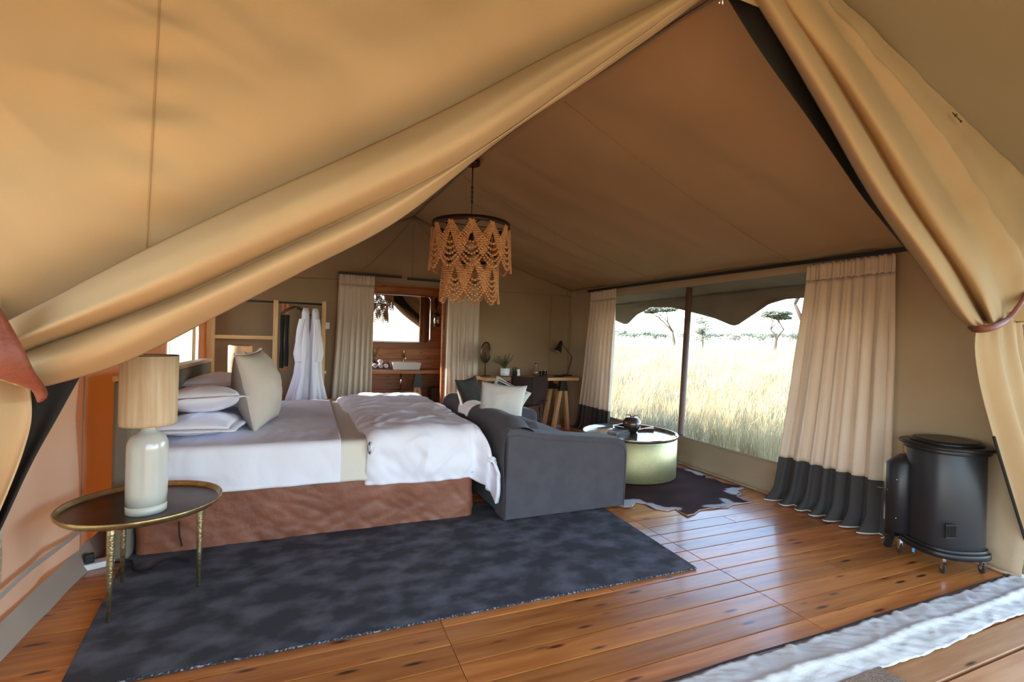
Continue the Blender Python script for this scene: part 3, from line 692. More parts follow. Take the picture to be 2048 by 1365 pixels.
# top sheet / blanket, drapes over the near and far sides
def drapeY(b, zt, y0, y1, r, lean=.012):
    """cloth coordinate b across the bed -> y, z (arc over each edge)"""
    if b < y0+r:
        s = (y0+r-b); arc = r*math.pi/2
        if s < arc: a = s/r; return y0+r-r*math.sin(a), zt-r+r*math.cos(a)
        return y0-lean*(s-arc)*3, zt-r-(s-arc)
    if b > y1-r:
        s = b-(y1-r); arc = r*math.pi/2
        if s < arc: a = s/r; return y1-r+r*math.sin(a), zt-r+r*math.cos(a)
        return y1+lean*(s-arc)*3, zt-r-(s-arc)
    return b, zt
def sheet(u, v):
    a = lerp(-.955, .20, u); b = lerp(BN-.27, BF+.25, v)
    y, z = drapeY(b, .640, BN-.012, BF+.012, .05)
    side = 1 if BN+.05 < y < BF-.05 else 0
    wz = .010*fbm(a*5, b*3.4, 2)+.004*fbm(a*14, b*7, 3)
    if side: z += wz+.004*math.sin(a*30+b*2)*max(0, fbm(a*2, b*2, 8))
    else:
        y += (-1 if y < 4 else 1)*(.010+abs(wz)*1.2+.010*fbm(a*6, z*1.5, 6))
    if z < .36: z += .010*fbm(a*5, 0, 9)
    return (a, y, z)
o = surf('bed_sheet', sheet, 110, 200, LINEN, th=.004); tag(o, 'smooth white top sheet tucked over the pillow half of the bed', 'sheet')
def runner(u, v):
    a = lerp(.185, 1.155, u); b = lerp(BN-.255, BF+.2, v)
    y, z = drapeY(b, .628, BN-.004, BF+.004, .05)
    if BN+.05 < y < BF-.05: z += .004*fbm(a*4, b*3, 12)
    else: y += (-1 if y < 4 else 1)*(.004+.006*fbm(a*5, z*4, 16))
    if z < .40: z += .012*fbm(a*6, 0, 19)
    if u > .97: z -= .01
    return (a, y, z)
o = surf('blanket', runner, 70, 160, LINENC, th=.004); tag(o, 'cream blanket layer showing between the white sheet and the folded duvet', 'blanket')
# duvet
def duvet(u, v, top=True):
    b = lerp(BN-.40, BF+.30, v)
    e0 = lerp(.36, .26, sstep(v, .1, .95))+.02*fbm(v*5, 1)
    a = lerp(e0, 1.39, u)
    zt = .712+.0*v-.02*sstep(v, .85, 1)
    r = .12
    y, z = drapeY(b, zt, BN-.055, BF+.03, r)
    x = a; xe = 1.115; dx = 0
    if a > xe:
        s = a-xe; arc = .13*math.pi/2
        if s < arc: t = s/.13; x = xe+.13*math.sin(t); dx = .13-.13*math.cos(t)
        else: x = xe+.13+.02*(s-arc); dx = .13+(s-arc)
    z -= dx
    puff = 1-math.exp(-(u/.045))
    thick = .085*puff
    onside = sstep(.72-(z+dx), 0.02, .2)
    wr = .018*fbm(a*3.2+b*1.1, b*1.6, 3)+.013*fbm(a*5+b*6, b*3-a*2, 5)+.006*fbm(a*16+b*10, b*10, 7)
    rid = abs(fbm(a*4.2-b*2.2, b*2.4, 11)); wr += .020*(1-min(1, rid*5))*.6
    if a < xe+.05 and onside < .5: z += wr-(.075*(1-puff))
    hem = 1-sstep(b, BN-.40, BN-.28)
    if y < 4:
        y += onside*(-(wr)*1.3)+.03*hem+(1-puff)*.05*onside
        y -= .02*onside*math.sin(a*9)
    else: y += onside*wr
    if a > xe:   # foot corner falls into pointed tips
        y += -.02*sstep(a, xe, 1.46)*onside+.03*onside*math.sin(a*34)
        x += .012*math.sin(b*9)*(1-onside); z -= .03*onside*max(0, math.sin((a-xe)*23))
    if a > xe and b < BN+.065:   # the overhanging corner flares out as a cone
        df = max(0, BN+.01-b); m2 = min(df, dx); x += .22*m2; y -= .42*m2; z += .10*m2+.05*m2*math.sin(a*40+b*30)
    z = max(z, .05)
    if z < .34: z += 0
    return (x, y, z)
def duvet_t(u, v):
    return duvet(u, v)
o = surf('duvet', duvet_t, 130, 240, LINEN); solid(o, .03, -1); tag(o, 'puffy white duvet folded down over the foot half of the bed, corners hanging', 'duvet')
for p in o.data.polygons: p.use_smooth = True
DUV = o

# pillows --------------------------------------------------
def pillow_mesh(w_, d, h, seed=0, n=26, pinch=.06):
    bm = bmesh.new(); g = {}
    for sgn in (1, -1):
        for i in range(n+1):
            for j in range(n+1):
                u = 2*i/n-1; v = 2*j/n-1
                if abs(u) == 1 or abs(v) == 1:
                    key = ('e', i, j)
                else: key = (sgn, i, j)
                if key in g: continue
                t = ((1-u**2)**.55)*((1-v**2)**.55)
                cx = 1-pinch*(1-v*v)*abs(u)**3; cy = 1-pinch*(1-u*u)*abs(v)**3
                x = u*w_/2*(1-pinch*(1-v*v)*.9 if True else 1); y = v*d/2*(1-pinch*(1-u*u)*.9)
                z = sgn*h/2*t+.012*fbm(u*2.5+seed, v*2.5, sgn*3)*t+.006*fbm(u*6+seed, v*6, sgn)*t
                if key[0] == 'e': z = .006*fbm(u*3, v*3, seed)
                g[key] = bm.verts.new((x, y, z))
        for i in range(n):
            for j in range(n):
                ks = []
                for (a, b) in ((i, j), (i+1, j), (i+1, j+1), (i, j+1)):
                    ks.append(g[('e', a, b)] if a in (0, n) or b in (0, n) else g[(sgn, a, b)])
                try: bm.faces.new(ks if sgn > 0 else ks[::-1])
                except ValueError: pass
    me = bpy.data.meshes.new('pillow'); bm.to_mesh(me); bm.free(); smooth(me); return me
def flange_mesh(w_, d, f=.045, n=20, seed=0):
    V = []; F = []
    per = []
    for k in range(n): per.append((-1+2*k/n, -1))
    for k in range(n): per.append((1, -1+2*k/n))
    for k in range(n): per.append((1-2*k/n, 1))
    for k in range(n): per.append((-1, 1-2*k/n))
    for q in range(2):
        for (u, v) in per:
            ins = .94 if q == 0 else 1
            V.append((u*(w_/2*ins+(f if q else 0)), v*(d/2*ins+(f if q else 0)), (.0 if q == 0 else .014*fbm(u*4, v*4, seed+3)-.012)))
    N_ = len(per)
    for k in range(N_): F.append((k, (k+1) % N_, N_+(k+1) % N_, N_+k))
    me = bpy.data.meshes.new('flange'); me.from_pydata(V, [], F); smooth(me); return me
def pillow(name, label, cat, group, loc, rot, w_, d, h, mt, flange=False, seed=0, pinch=.06):
    root = empty(name, loc, 0, label, cat, group); root.rotation_euler = rot
    link('pillow_case', pillow_mesh(w_, d, h, seed, pinch=pinch), mt, root)
    if flange:
        o = link('flange', flange_mesh(w_, d, seed=seed), mt, root); solid(o, .004)
    return root
PG = 'white bed pillows'
pillow('pillow', 'lowest white pillow of the near pile, lying flat on the sheet', 'pillow', PG, (-.72, 3.98, .715), (R(0), R(2), R(88)), .72, .48, .15, LINEN, True, 1)
pillow('pillow', 'upper white pillow of the near pile, slumped on the one below', 'pillow', PG, (-.70, 4.00, .88), (R(-3), R(8), R(92)), .70, .48, .19, LINEN, True, 2)
pillow('pillow', 'lower white pillow of the far pile, behind the near one', 'pillow', PG, (-.74, 5.18, .715), (R(0), R(2), R(90)), .72, .48, .15, LINEN, True, 3)
pillow('pillow', 'upper white pillow of the far pile, its rounded top showing behind', 'pillow', PG, (-.74, 5.02, .90), (R(0), R(4), R(87)), .74, .50, .20, LINEN, True, 4)
def euro(label, loc, rot, seed):
    root = empty('scatter_cushion', loc, 0, label, 'cushion', 'linen cushions on the bed'); root.rotation_euler = rot
    me = pillow_mesh(.60, .60, .30, seed, pinch=.08)
    me.materials.append(EURO); me.materials.append(EUROC)
    for p in me.polygons: p.material_index = 0 if p.center.z > 0 else 1
    o = link('cushion_cover', me, None, root)
    mb = MB()
    for k in range(40):
        t = -1+2*k/39; mb.ball((.30*(1-.09*(1-t*t)), t*.29, 0), .0085, 6, 4)
    mb.build('pompom_trim', LINENC, root)
    return root
# stands on edge, leaning back on the pillows; local x = up, y = across the bed
def frame(up, across):
    up = Vector(up).normalized(); ac = Vector(across); n = up.cross(ac).normalized(); ac = n.cross(up)
    return Matrix((up, ac, n)).transposed().to_euler()
e1 = euro('natural linen cushion with pompom edge standing against the near pillows', (-.385, 4.25, .925), frame((-.24, .0, 1), (.22, 1, 0)), 21)
e2 = euro('natural linen cushion standing against the far pillows, mostly hidden', (-.42, 5.05, .915), frame((-.30, 0, 1), (.1, 1, 0)), 22)

# ================================================================== BEDSIDE TABLES AND LAMPS
def side_table(loc, label):
    root = empty('side_table', loc, 0, label, 'side table', 'bedside tray tables'); root.scale = (.90, .90, 1)
    top = MB().lathe([(.0001, .448), (.355, .448), (.362, .452)], n=56).build('tabletop', BRONZE, root)
    MB().lathe([(.352, .441), (.368, .444), (.380, .458), (.384, .472), (.381, .476), (.377, .472), (.372, .460), (.358, .4495), (.350, .4485)], n=64, cap=False).build('tray_rim', BRASS, root)
    for (x, y, a, b) in ((-.06, -.285, -.062, -.285), (.28, -.03, .282, -.035), (-.135, .15, -.140, .17)):
        MB().tube([(x, y, .445), (x, y, .40), (lerp(x, a, .5), lerp(y, b, .5), .2), (a, b, .0)], [.0, .019, .015, .008][0:0] or [.019, .0185, .014, .0075], 12).build('leg', LEGB, root)
    return root
t1 = side_table((-.775, 2.985, rz0), 'round bronze tray table on three tapering legs, beside the near end of the bed')
t2 = side_table((-.74, 6.13, .0), 'round tray table on the far side of the bed, hidden behind the pillows')
def table_lamp(loc, label):
    root = empty('table_lamp', loc, 0, label, 'table lamp', 'bedside table lamps'); root.scale = (.80, .80, 1)
    MB().lathe([(.0001, 0), (.098, 0), (.104, .006), (.105, .045)], n=40).build('lamp_foot', CERAMB, root)
    MB().lathe([(.1055, .043), (.107, .10), (.107, .31), (.104, .345), (.088, .375), (.060, .392), (.043, .402), (.038, .415), (.037, .43)], n=44).build('lamp_body', CERAM, root)
    MB().lathe([(.034, .428), (.035, .452), (.030, .455)], n=20).tube([(0, 0, .45), (0, 0, .54)], .012, 8).build('lamp_neck', OAK, root)
    sh = MB().lathe([(.136, .432), (.143, .436), (.145, .45), (.146, .60), (.1475, .77)], n=56, cap=False).build('lamp_shade', VENEER, root); solid(sh, .003)
    MB().lathe([(.1475, .765), (.1485, .772), (.146, .774)], n=56, cap=False).build('shade_rim', BRONZE, sh)
    MB().lathe([(.137, .434), (.143, .431), (.143, .436)], n=56, cap=False).build('shade_rim', OAK, sh)
    MB().bar((-.14, 0, .56), (.14, 0, .56), .004).bar((0, -.14, .56), (0, .14, .56), .004).build('shade_frame', BRASS, sh)
    return root
l1 = table_lamp((-.735, 2.87, .449+rz0), 'pale ceramic bottle lamp with wood-veneer drum shade on the near bedside tray table')
l2 = table_lamp((-.74, 6.13, .449), 'ceramic lamp with veneer shade on the far side of the bed, catching the sun')
# cable, power strip
z0 = rz0+.006
o = MB().tube([poly([P(x, y, Z=z0) for x, y in [(205, 1118), (232, 1128), (262, 1122), (268, 1140), (295, 1146), (318, 1128), (345, 1120), (382, 1124)]], t)+Vector((0, 0, .004*math.sin(t*9)**2)) for t in np.linspace(0, 1, 50)], .0055, 6).build('lamp_cable', MESH)
tag(o, 'black cable lying in a curl on the rug below the bedside table', 'cable')
psl = P(188, 1136, Z=0)
ps = empty('power_strip', (psl.x, psl.y, 0), R(20), 'white power strip with a black plug on the floor behind the near side table', 'power strip')
MB().box((-.07, -.035, 0), (.09, .035, .035)).build('strip_body', WHITEP, ps, bv=.006)
MB().box((-.045, -.02, .035), (.0, .02, .085)).build('plug', BLACK, ps, bv=.006)

# ================================================================== SOFA
sofa = empty('sofa', (1.9, 4.3, rz0), 0, 'dark grey slip-covered sofa with its back against the foot of the bed', 'sofa')
def rbx(name, a, b, r, mt, parent, e, seg=5):
    o = MB().box(a, b).build(name, mt); o.parent = e; o.matrix_parent_inverse = Matrix.Translation(-Vector(e.location))
    bevel(o, r, seg)
    for p in o.data.polygons: p.use_smooth = True
    return o
SX0, SX1, SY0, SY1 = 1.345, 2.41, 3.285, 5.20
# arm profile in x,z with softly rounded front and a rise to the back
def arm(y0, y1):
    prof = [(SX1-.005, .02), (SX1, .06), (SX1+.012, .30), (SX1+.016, .47), (SX1+.004, .525), (SX1-.03, .560), (SX1-.08, .578), (2.0, .610), (1.75, .637), (1.55, .665), (1.44, .690), (1.375, .69), (1.352, .66), (1.348, .30), (1.345, .02)]
    cx, cz = 1.88, .32
    ys = [(0, .965), (.008, .985), (.025, 1.0), (.5, 1.006), (1-.025, 1.0), (1-.008, .985), (1, .965)]
    V = []; F = []; n = len(prof)
    PR = []
    for k in range(n-1):
        for q_ in range(4): PR.append(tuple(lerp(Vector(prof[k]), Vector(prof[k+1]), q_/4)))
    PR.append(prof[-1]); n = len(PR)
    for (t, s_) in ys:
        for (x, z) in PR:
            y = lerp(y0, y1, t); V.append((cx+(x-cx)*s_, y+.006*fbm(x*4, z*4, y)*(1 if t < .5 else -1), max(rz0+.003, cz+(z-cz)*s_)))
    for i in range(len(ys)-1):
        for k in range(n): F.append((i*n+k, i*n+(k+1) % n, (i+1)*n+(k+1) % n, (i+1)*n+k))
    F += [tuple(range(n)), tuple((len(ys)-1)*n+k for k in reversed(range(n)))]
    me = bpy.data.meshes.new('arm'); me.from_pydata(V, [], F); return me
for (a, b) in ((SY0, SY0+.20), (SY1-.20, SY1)):
    o = link('armrest', arm(a, b), SOFA); W(o, sofa)
    # piping seam along the top of the outer face
    yy = a-.004 if a == SY0 else b+.004
    o2 = MB().tube([(x, yy, z-.022) for (x, z) in ((SX1-.012, .03), (SX1-.004, .30), (SX1+.0, .46), (SX1-.02, .525), (SX1-.08, .555), (2.0, .588), (1.75, .615), (1.55, .643), (1.44, .668), (1.36, .660), (1.352, .3), (1.352, .04))], .004, 5).build('piping', SOFA, o)
def backf(u, v):
    y = lerp(SY0+.01, SY1-.01, u)
    pr = [(1.36, .02), (1.345, .30), (1.335, .56), (1.35, .68), (1.41, .745), (1.50, .755), (1.58, .715), (1.62, .60), (1.64, .42)]
    p = poly([(a, b, 0) for a, b in pr], v)
    drop = .055*(1-sstep(u, 0, .13))
    return (p.x+.006*fbm(y*4, p.y*4), y, p.y-(drop if p.y > .5 else 0)+.006*fbm(y*5, v*3, 2))
o = surf('backrest', backf, 60, 30, SOFA); W(o, sofa)
rbx('back_filling', (1.38, SY0+.03, .03), (1.58, SY1-.03, .66), .05, SOFA, None, sofa)
rbx('seat_base', (1.50, SY0+.15, rz0+.002), (2.36, SY1-.15, .30), .02, SOFA, None, sofa)
for a, b in ((SY0+.205, 4.24), (4.25, SY1-.205)): rbx('seat_cushion', (1.60, a, .295), (2.39, b, .455), .05, SOFA, None, sofa)
for a, b in ((SY0+.205, 4.24), (4.25, SY1-.205)): rbx('back_cushion', (1.56, a, .45), (1.74, b, .70), .06, SOFA, None, sofa)
def sc_cushion(label, loc, rot, w_, h_, mt, mt2=None, seed=0, stripes=False, tassel=False, fringe=False):
    root = empty('scatter_cushion', loc, 0, label, 'cushion', 'cushions on the sofa'); root.rotation_euler = rot
    me = pillow_mesh(h_, w_, .16, seed, pinch=.11); me.materials.append(mt)
    if mt2:
        me.materials.append(mt2)
        for p in me.polygons: p.material_index = 0 if p.center.z > 0 else 1
    o = link('cushion_cover', me, None, root)
    if stripes:
        for t in (.60, .66, .70, .82):
            x = t*h_/2
            mb = MB().tube([(x, y*w_/2*.86, .078*((1-(t)**2)**.55)*((1-y*y)**.55)+.004) for y in np.linspace(-.97, .97, 24)], .0045, 4)
            mb.build('woven_stripe', GREY, root)
    if fringe:
        mb = MB()
        for k in range(46):
            t = -1+2*k/45; mb.tube([(t*h_/2*.95, w_/2*(.89+.08*t*t), 0), (t*h_/2*.95-.004, w_/2*(.89+.08*t*t)+.010, .002)], .002, 4)
        mb.build('fringe', LINENC, root)
    if tassel:
        MB().tube([(-h_/2*.97, w_/2*.97, 0), (-h_/2*1.03, w_/2*1.05, .0), (-h_/2*1.08, w_/2*1.12, -.005)], [.003, .006, .004], 6).build('tassel', LINENC, root)
    return root
cwp = P(1003, 811, Y=3.97)
sc_cushion('white woven cushion with fringed edge and corner tassel, nearest on the sofa', cwp, frame((.22, .22, 1), (-1, .75, .2)), .42, .40, WCUSH, None, 31, fringe=True, tassel=True)
sc_cushion('pale cushion with grey woven stripes, its corner showing behind the white one', P(1010, 803, Y=4.22), frame((.60, .1, 1), (-1, .6, .55)), .38, .38, STRIPE, None, 32, stripes=True)
sc_cushion('dark grey cushion with a pale back, leaning on the far end of the sofa back', P(943, 799, Y=4.66), frame((-.26, .20, 1), (-.75, -.75, 0)), .46, .46, GREY, EURO, 33)


# ================================================================== COFFEE TABLE
DC = (3.10, 4.17)
ct = empty('coffee_table', (DC[0], DC[1], .014), 0, 'round hammered brass drum table with a polished tray top, on the cowhide', 'coffee table')
MB().lathe([(.462, 0), (.470, .004), (.472, .20), (.474, .392)], n=72, cap=False).build('drum_side', DRUM, ct)
o = ct.children[0]; solid(o, .004)
MB().lathe([(.0001, .385), (.465, .385), (.470, .388)], n=72).build('tray_top', TRAY, ct)
MB().lathe([(.470, .380), (.480, .392), (.488, .415), (.486, .420), (.478, .412), (.466, .388)], n=72, cap=False).build('tray_rim', TRAY, ct)
zt = .014+.388
bp = P(1270, 866, Z=zt)
gd = empty('wooden_bowl', (bp.x-.02, bp.y+.03, zt), 0, 'glossy dark turned-wood ball vase on the brass coffee table', 'vase')
MB().lathe([(.0001, 0), (.045, .0), (.082, .03), (.099, .08), (.092, .125), (.062, .158), (.030, .168), (.024, .165), (.0001, .150)], n=36).build('vase_body', WOODD, gd)
tw = MB()
for k in range(9):
    a = k*.7; tw.tube([(0, 0, .150), (.03*math.cos(a), .03*math.sin(a), .185), (.07*math.cos(a+.3), .07*math.sin(a+.3), .185+.012*math.sin(k*2))], .0025, 4)
tw.build('twigs', BARK, gd)
bk = P(1236, 868, Z=zt)
for k, (dz, an, mt, lb) in enumerate(((0, 10, WOODD, 'dark covered booklet at the bottom of the pile on the coffee table'), (.018, 22, EUROC, 'pale booklet on top of the pile on the coffee table'))):
    b_ = empty('booklet', (bk.x+.02, bk.y+.02, zt+.002+dz), R(an), lb, 'booklet', 'booklets on the coffee table')
    MB().box((-.10, -.07, 0), (.10, .07, .002)).box((-.10, -.07, .014), (.10, .07, .016)).build('cover', mt, b_)
    MB().box((-.098, -.068, .002), (.098, .066, .014)).build('pages', PIPE, b_)
gv = P(1284, 872, Z=zt)
g_ = empty('glass_box', (3.13, 4.15, zt+.001), R(20), 'thin square clear glass box standing behind the round wooden vase', 'glass box')
s_ = .15
for (a, b) in (((-s_, -s_), (s_, -s_)), ((s_, -s_), (s_, s_)), ((s_, s_), (-s_, s_)), ((-s_, s_), (-s_, -s_))):
    o = MB().bar((a[0], a[1], .045), (b[0], b[1], .045), .004, .09).build('glass_pane', GLASS, g_)
tr = MB().box((-.09, -.06, 0), (.09, .06, .010)).build('coaster_tray', CHROME, loc=(3.24, 4.02, zt+.001)); tr.rotation_euler = (0, 0, R(15)); tag(tr, 'small silver tray on the right of the coffee table top', 'tray')

# ================================================================== GAS STOVE
st = empty('gas_heater', (3.765, 1.765, 0), R(-22), 'black cast-iron style gas stove on castors in the right corner by the curtain', 'heater')
st.scale = (.68, .68, 1)
# local: -x is the room side; D shaped plan
def stv(name, A, Bx, z0, z1, mt, n=56, sup=2.6, taper=1, bev=.006, off=0):
    def pl(s_):
        pts = []
        for k in range(n):
            a = 2*math.pi*k/n; c, s2 = math.cos(a), math.sin(a)
            r = (abs(c)**sup+abs(s2)**sup)**(-1/sup); x, y = r*c*A*s_, r*s2*Bx*s_
            pts.append((min(x, .235*s_), y+off))
        return pts
    mb = MB(); rings = [(1-bev*3, z0), (1, z0+bev), (taper, z1-bev), (taper-bev*3, z1)]
    V = []; F = []
    for (s_, z) in rings: V += [(x, y, z) for x, y in pl(s_)]
    for i in range(3):
        for k in range(n): F.append((i*n+k, i*n+(k+1) % n, (i+1)*n+(k+1) % n, (i+1)*n+k))
    mb.add(V, F, True); mb.add([v for v in V[:n]], [tuple(reversed(range(n)))]); mb.add([v for v in V[-n:]], [tuple(range(n))])
    return mb.build(name, mt, st)
body = stv('stove_body', .265, .262, .135, .735, IRON)
stv('base_plate', .300, .300, .095, .130, IRON2)
stv('base_moulding', .283, .283, .125, .150, IRON2)
stv('top_rim', .290, .290, .725, .752, IRON2)
stv('lid', .325, .330, .752, .772, IRON2, bev=.008)
stv('lid_plate', .245, .250, .772, .796, IRON2, bev=.012, taper=.94)
# panel seams and hinge strip on the body
MB().box((-.246, .100, .14), (-.240, .106, .73)).build('panel_seam', IRON2, body)
MB().box((-.205, -.190, .14), (-.196, -.184, .73)).build('panel_seam', IRON2, body)
for k in range(7):
    MB().bar((-.138-.012*k, -.265, .235), (-.138-.012*k, -.265, .30), .005, .005).build('vent_slat', MESH, body)
MB().box((-.130, -.262, .225), (-.222, -.246, .31)).build('vent_frame', IRON2, body)
# firebox door bulging on the left
fb = MB(); n = 26; pl = []
for k in range(n+1):
    a = math.pi*(k/n); pl.append((-.235-.115*math.sin(a)**.8, .215-.115*math.cos(a)))
pl = [(x, y) for x, y in pl]+[(-.10, .33), (-.10, .10)]
V = [(x, y, .150) for x, y in pl]+[(x, y, .60) for x, y in pl]+[(lerp(x, -.12, .5), lerp(y, .20, .35), .655) for x, y in pl]
m_ = len(pl); F = []
for i in range(2):
    for k in range(m_): F.append((i*m_+k, i*m_+(k+1) % m_, (i+1)*m_+(k+1) % m_, (i+1)*m_+k))
F += [tuple(reversed(range(m_))), tuple(2*m_+k for k in range(m_))]
fb.add(V, F, True); dr = fb.build('stove_door', IRON, st)
MB().box((-.322, .298, .20), (-.310, .318, .58)).build('door_edge', CHROME, dr)
MB().tube([(-.30, .315, .405), (-.335, .36, .405), (-.36, .37, .405)], .006, 6).tube([(-.345, .24, .395), (-.30, .335, .395)], .005, 6).tube([(-.35, .24, .415), (-.30, .335, .415)], .005, 6).build('door_handle', BRONZE, dr)
MB().ball((-.338, .145, .50), .006, 6, 4).build('rivet', CHROME, dr); MB().ball((-.338, .145, .245), .006, 6, 4).build('rivet', CHROME, dr)
MB().box((-.235, .095, .135), (-.225, .112, .62)).build('door_jamb', IRON2, st)
fp = MB(); fp.prism([(-.12, .27), (-.27, .24), (-.29, .34), (-.16, .36)], .098, .128); fp.build('hearth_ledge', IRON2, st)
MB().bar((-.23, .315, .10), (-.26, .345, .0), .04, .03, .055, .035).build('stove_foot', IRON2, st)
for (x, y) in ((-.245, .20), (-.20, -.215), (.17, .20), (.17, -.20)):
    c = MB().bar((x, y, .098), (x, y, .070), .03).bar((x-.012, y, .075), (x-.012, y, .028), .004, .03).bar((x+.012, y, .075), (x+.012, y, .028), .004, .03).build('castor', CHROME, st)
    wv = MB().tube([(x-.009, y, .030), (x+.009, y, .030)], .030, 16); wv.build('wheel', GREY, c)
BLUE = mat('blue_tag', (.05, .30, .75), .4)
MB().bar((-.262, .02, .092), (-.275, .015, .062), .022, .006).build('blue_tag', BLUE, st)
MB().tube([(-.10, .26, .60), (-.14, .31, .66), (-.16, .30, .71)], .006, 6).build('gas_hose', ORANGE, st)

# ================================================================== DESK GROUP
DY0, DY1, DZ = 6.40, 6.98, .815
desk = empty('desk', (3.0, 6.7, 0), 0, 'light wood trestle desk along the back wall, between curtain and corner', 'desk')
o = MB().box((2.28, DY0, DZ-.045), (3.80, DY1, DZ)).build('desktop', OAKX, bv=.003); W(o, desk)
for cx in (2.62, 3.58):
    o = MB().bar((cx-.30, DY0+.14, DZ-.075), (cx+.12, DY0+.14, DZ-.075), .04, .06)
    tr_ = empty('trestle', (cx-desk.location.x, 0, 0)); tr_.parent = desk
    dyc = 0
    for yy in (DY0+.12-6.7, DY1-.14-6.7):
        MB().bar((-.035, yy, .66), (-.15, yy, 0), .05, .07).build('leg', OAK, tr_)
        MB().bar((.035, yy, .66), (.10, yy, 0), .05, .07).build('leg', OAK, tr_)
        MB().prism([(-.045, 0), (.045, 0), (.068, -.17), (-.068, -.17)], -.03, .03)
        V = [(-.045, yy-.04, DZ-.046), (.045, yy-.04, DZ-.046), (.070, yy-.04, DZ-.21), (-.070, yy-.04, DZ-.21)]
        V = V+[(a, b+.08, c) for a, b, c in V]
        MB().add(V, [(0, 1, 2, 3), (7, 6, 5, 4), (0, 4, 5, 1), (1, 5, 6, 2), (2, 6, 7, 3), (3, 7, 4, 0)]).build('bracket', BLACK, tr_)
    MB().bar((0, DY0+.12-6.7, DZ-.09), (0, DY1-.14-6.7, DZ-.09), .035, .06).build('crossbar', OAK, tr_)
def AT(px, py): return P(px, py, Y=6.72)
def dtop(px, y=6.72):
    p = P(px, 740, Y=y); return (p.x, y, DZ+.001)
vm = empty('vanity_mirror', dtop(970), R(35), 'round bronze-framed vanity mirror on a thin stand at the left end of the desk', 'mirror')
MB().lathe([(.09, 0), (.09, .010), (.008, .014), (.007, .20)], n=28).build('stand', BRONZE, vm)
MB().tube([(.125*math.cos(a), 0, .34+.145*math.sin(a)) for a in np.linspace(-math.pi, 0, 20)], .006, 6).build('yoke', BRONZE, vm)
fr_ = MB().tube([(.118*math.cos(a), -.01, .36+.145*math.sin(a)) for a in np.linspace(0, 2*math.pi, 37)], .011, 8, False).build('frame', BRONZE, vm)
disc = MB(); n = 40; disc.add([(.118*math.cos(2*math.pi*k/n), -.012, .36+.145*math.sin(2*math.pi*k/n)) for k in range(n)], [tuple(range(n))]); disc.build('mirror_glass', GLASSM, vm)
disc = MB(); disc.add([(.118*math.cos(2*math.pi*k/n), -.002, .36+.145*math.sin(2*math.pi*k/n)) for k in range(n)], [tuple(reversed(range(n)))]); disc.build('mirror_back', BRASS, vm)
pp = empty('potted_plant', dtop(1010), 0, 'feathery green plant in a small white pot on the desk', 'plant')
MB().lathe([(.060, 0), (.070, .01), (.074, .12), (.068, .12), (.062, .09), (.0001, .09)], n=28).build('pot', PORC, pp)
MB().lathe([(.078, -.001), (.082, .006), (.078, .010)], n=28).build('saucer', BLACK, pp)
def fronds(root, n, base, h, spread, seed, mt=GREEN, bias=(0, 0)):
    rd = random.Random(seed); mb = MB()
    for k in range(n):
        a = rd.uniform(0, 6.28); s_ = rd.uniform(.3, 1)*spread; hh = h*rd.uniform(.6, 1)
        pts = [Vector((0, 0, base)), Vector((s_*.3*math.cos(a)+bias[0]*.3, s_*.3*math.sin(a)+bias[1]*.3, base+hh*.5)), Vector((s_*math.cos(a)+bias[0], s_*math.sin(a)+bias[1], base+hh))]
        mb.tube([poly(pts, t) for t in (0, .33, .66, 1)], .0018, 3)
        for t in np.linspace(.35, 1, 12):
            p = poly(pts, t)
            for sg in (-1, 1):
                d = Vector((math.cos(a+sg*1.3), math.sin(a+sg*1.3), .6+rd.uniform(-.3, .3)))*.035*(1.2-t*.6)
                q_ = Vector((-d.y, d.x, 0)).normalized()*.003
                mb.add([p-q_, p+q_, p+d], [(0, 1, 2)])
    return mb.build('foliage', mt, root)
fronds(pp, 16, .09, .26, .09, 5, bias=(.04, 0)); 
o = MB(); rd = random.Random(9)
o_ = fronds(pp, 12, .09, .22, .06, 6, bias=(-.16, 0)); o_.name = 'foliage'
pc = empty('pen_cup', dtop(1030), 0, 'dark cup of pens and brushes on the desk beside the plant', 'cup')
MB().lathe([(.036, 0), (.040, .07), (.036, .07), (.0001, .06)], n=20).build('cup', GREY, pc)
for k in range(7):
    a = k*.9; MB().tube([(.01*math.cos(a), .01*math.sin(a), .04), (.045*math.cos(a), .03*math.sin(a), .125+.01*(k % 3))], .004, 5).build('pen', BLACK, pc)
cd = MB().box((-.028, -.002, 0), (.028, .002, .10)).build('note_card', WHITEP, loc=(dtop(1041)[0], 6.80, DZ+.001)); cd.rotation_euler = (R(-8), 0, 0); tag(cd, 'small white card propped behind the pen cup', 'card')
kf = empty('carafe', dtop(1072), 0, 'clear glass water carafe standing on the desk', 'carafe')
MB().lathe([(.0001, .004), (.045, .004), (.050, .05), (.044, .10), (.020, .14), (.017, .18), (.022, .20), (.020, .20), (.014, .18), (.017, .14), (.040, .098), (.046, .05), (.042, .008), (.0001, .008)], n=24, cap=False).build('bottle', GLASS, kf)
for (px, y_, lb) in ((1083, 6.66, 'clear drinking glass just right of the carafe'), (1090, 6.78, 'second clear drinking glass on the desk, further from the carafe')):
    g1 = MB().lathe([(.0001, .003), (.028, .003), (.033, .08), (.031, .08), (.026, .008), (.0001, .008)], n=20, cap=False).build('drinking_glass', GLASS, loc=dtop(px, y_)); tag(g1, lb, 'glass', 'drinking glasses on the desk')
ty = MB().lathe([(.0001, 0), (.085, 0), (.10, .012), (.096, .014), (.08, .006), (.0001, .006)], n=28, ell=.6).build('tray', BLACK, loc=dtop(1118, 6.62)); tag(ty, 'low black oval tray on the desk below the lamp', 'tray')
dl = empty('desk_lamp', dtop(1134, 6.80), 0, 'black adjustable desk lamp with its cone head tipped down', 'desk lamp')
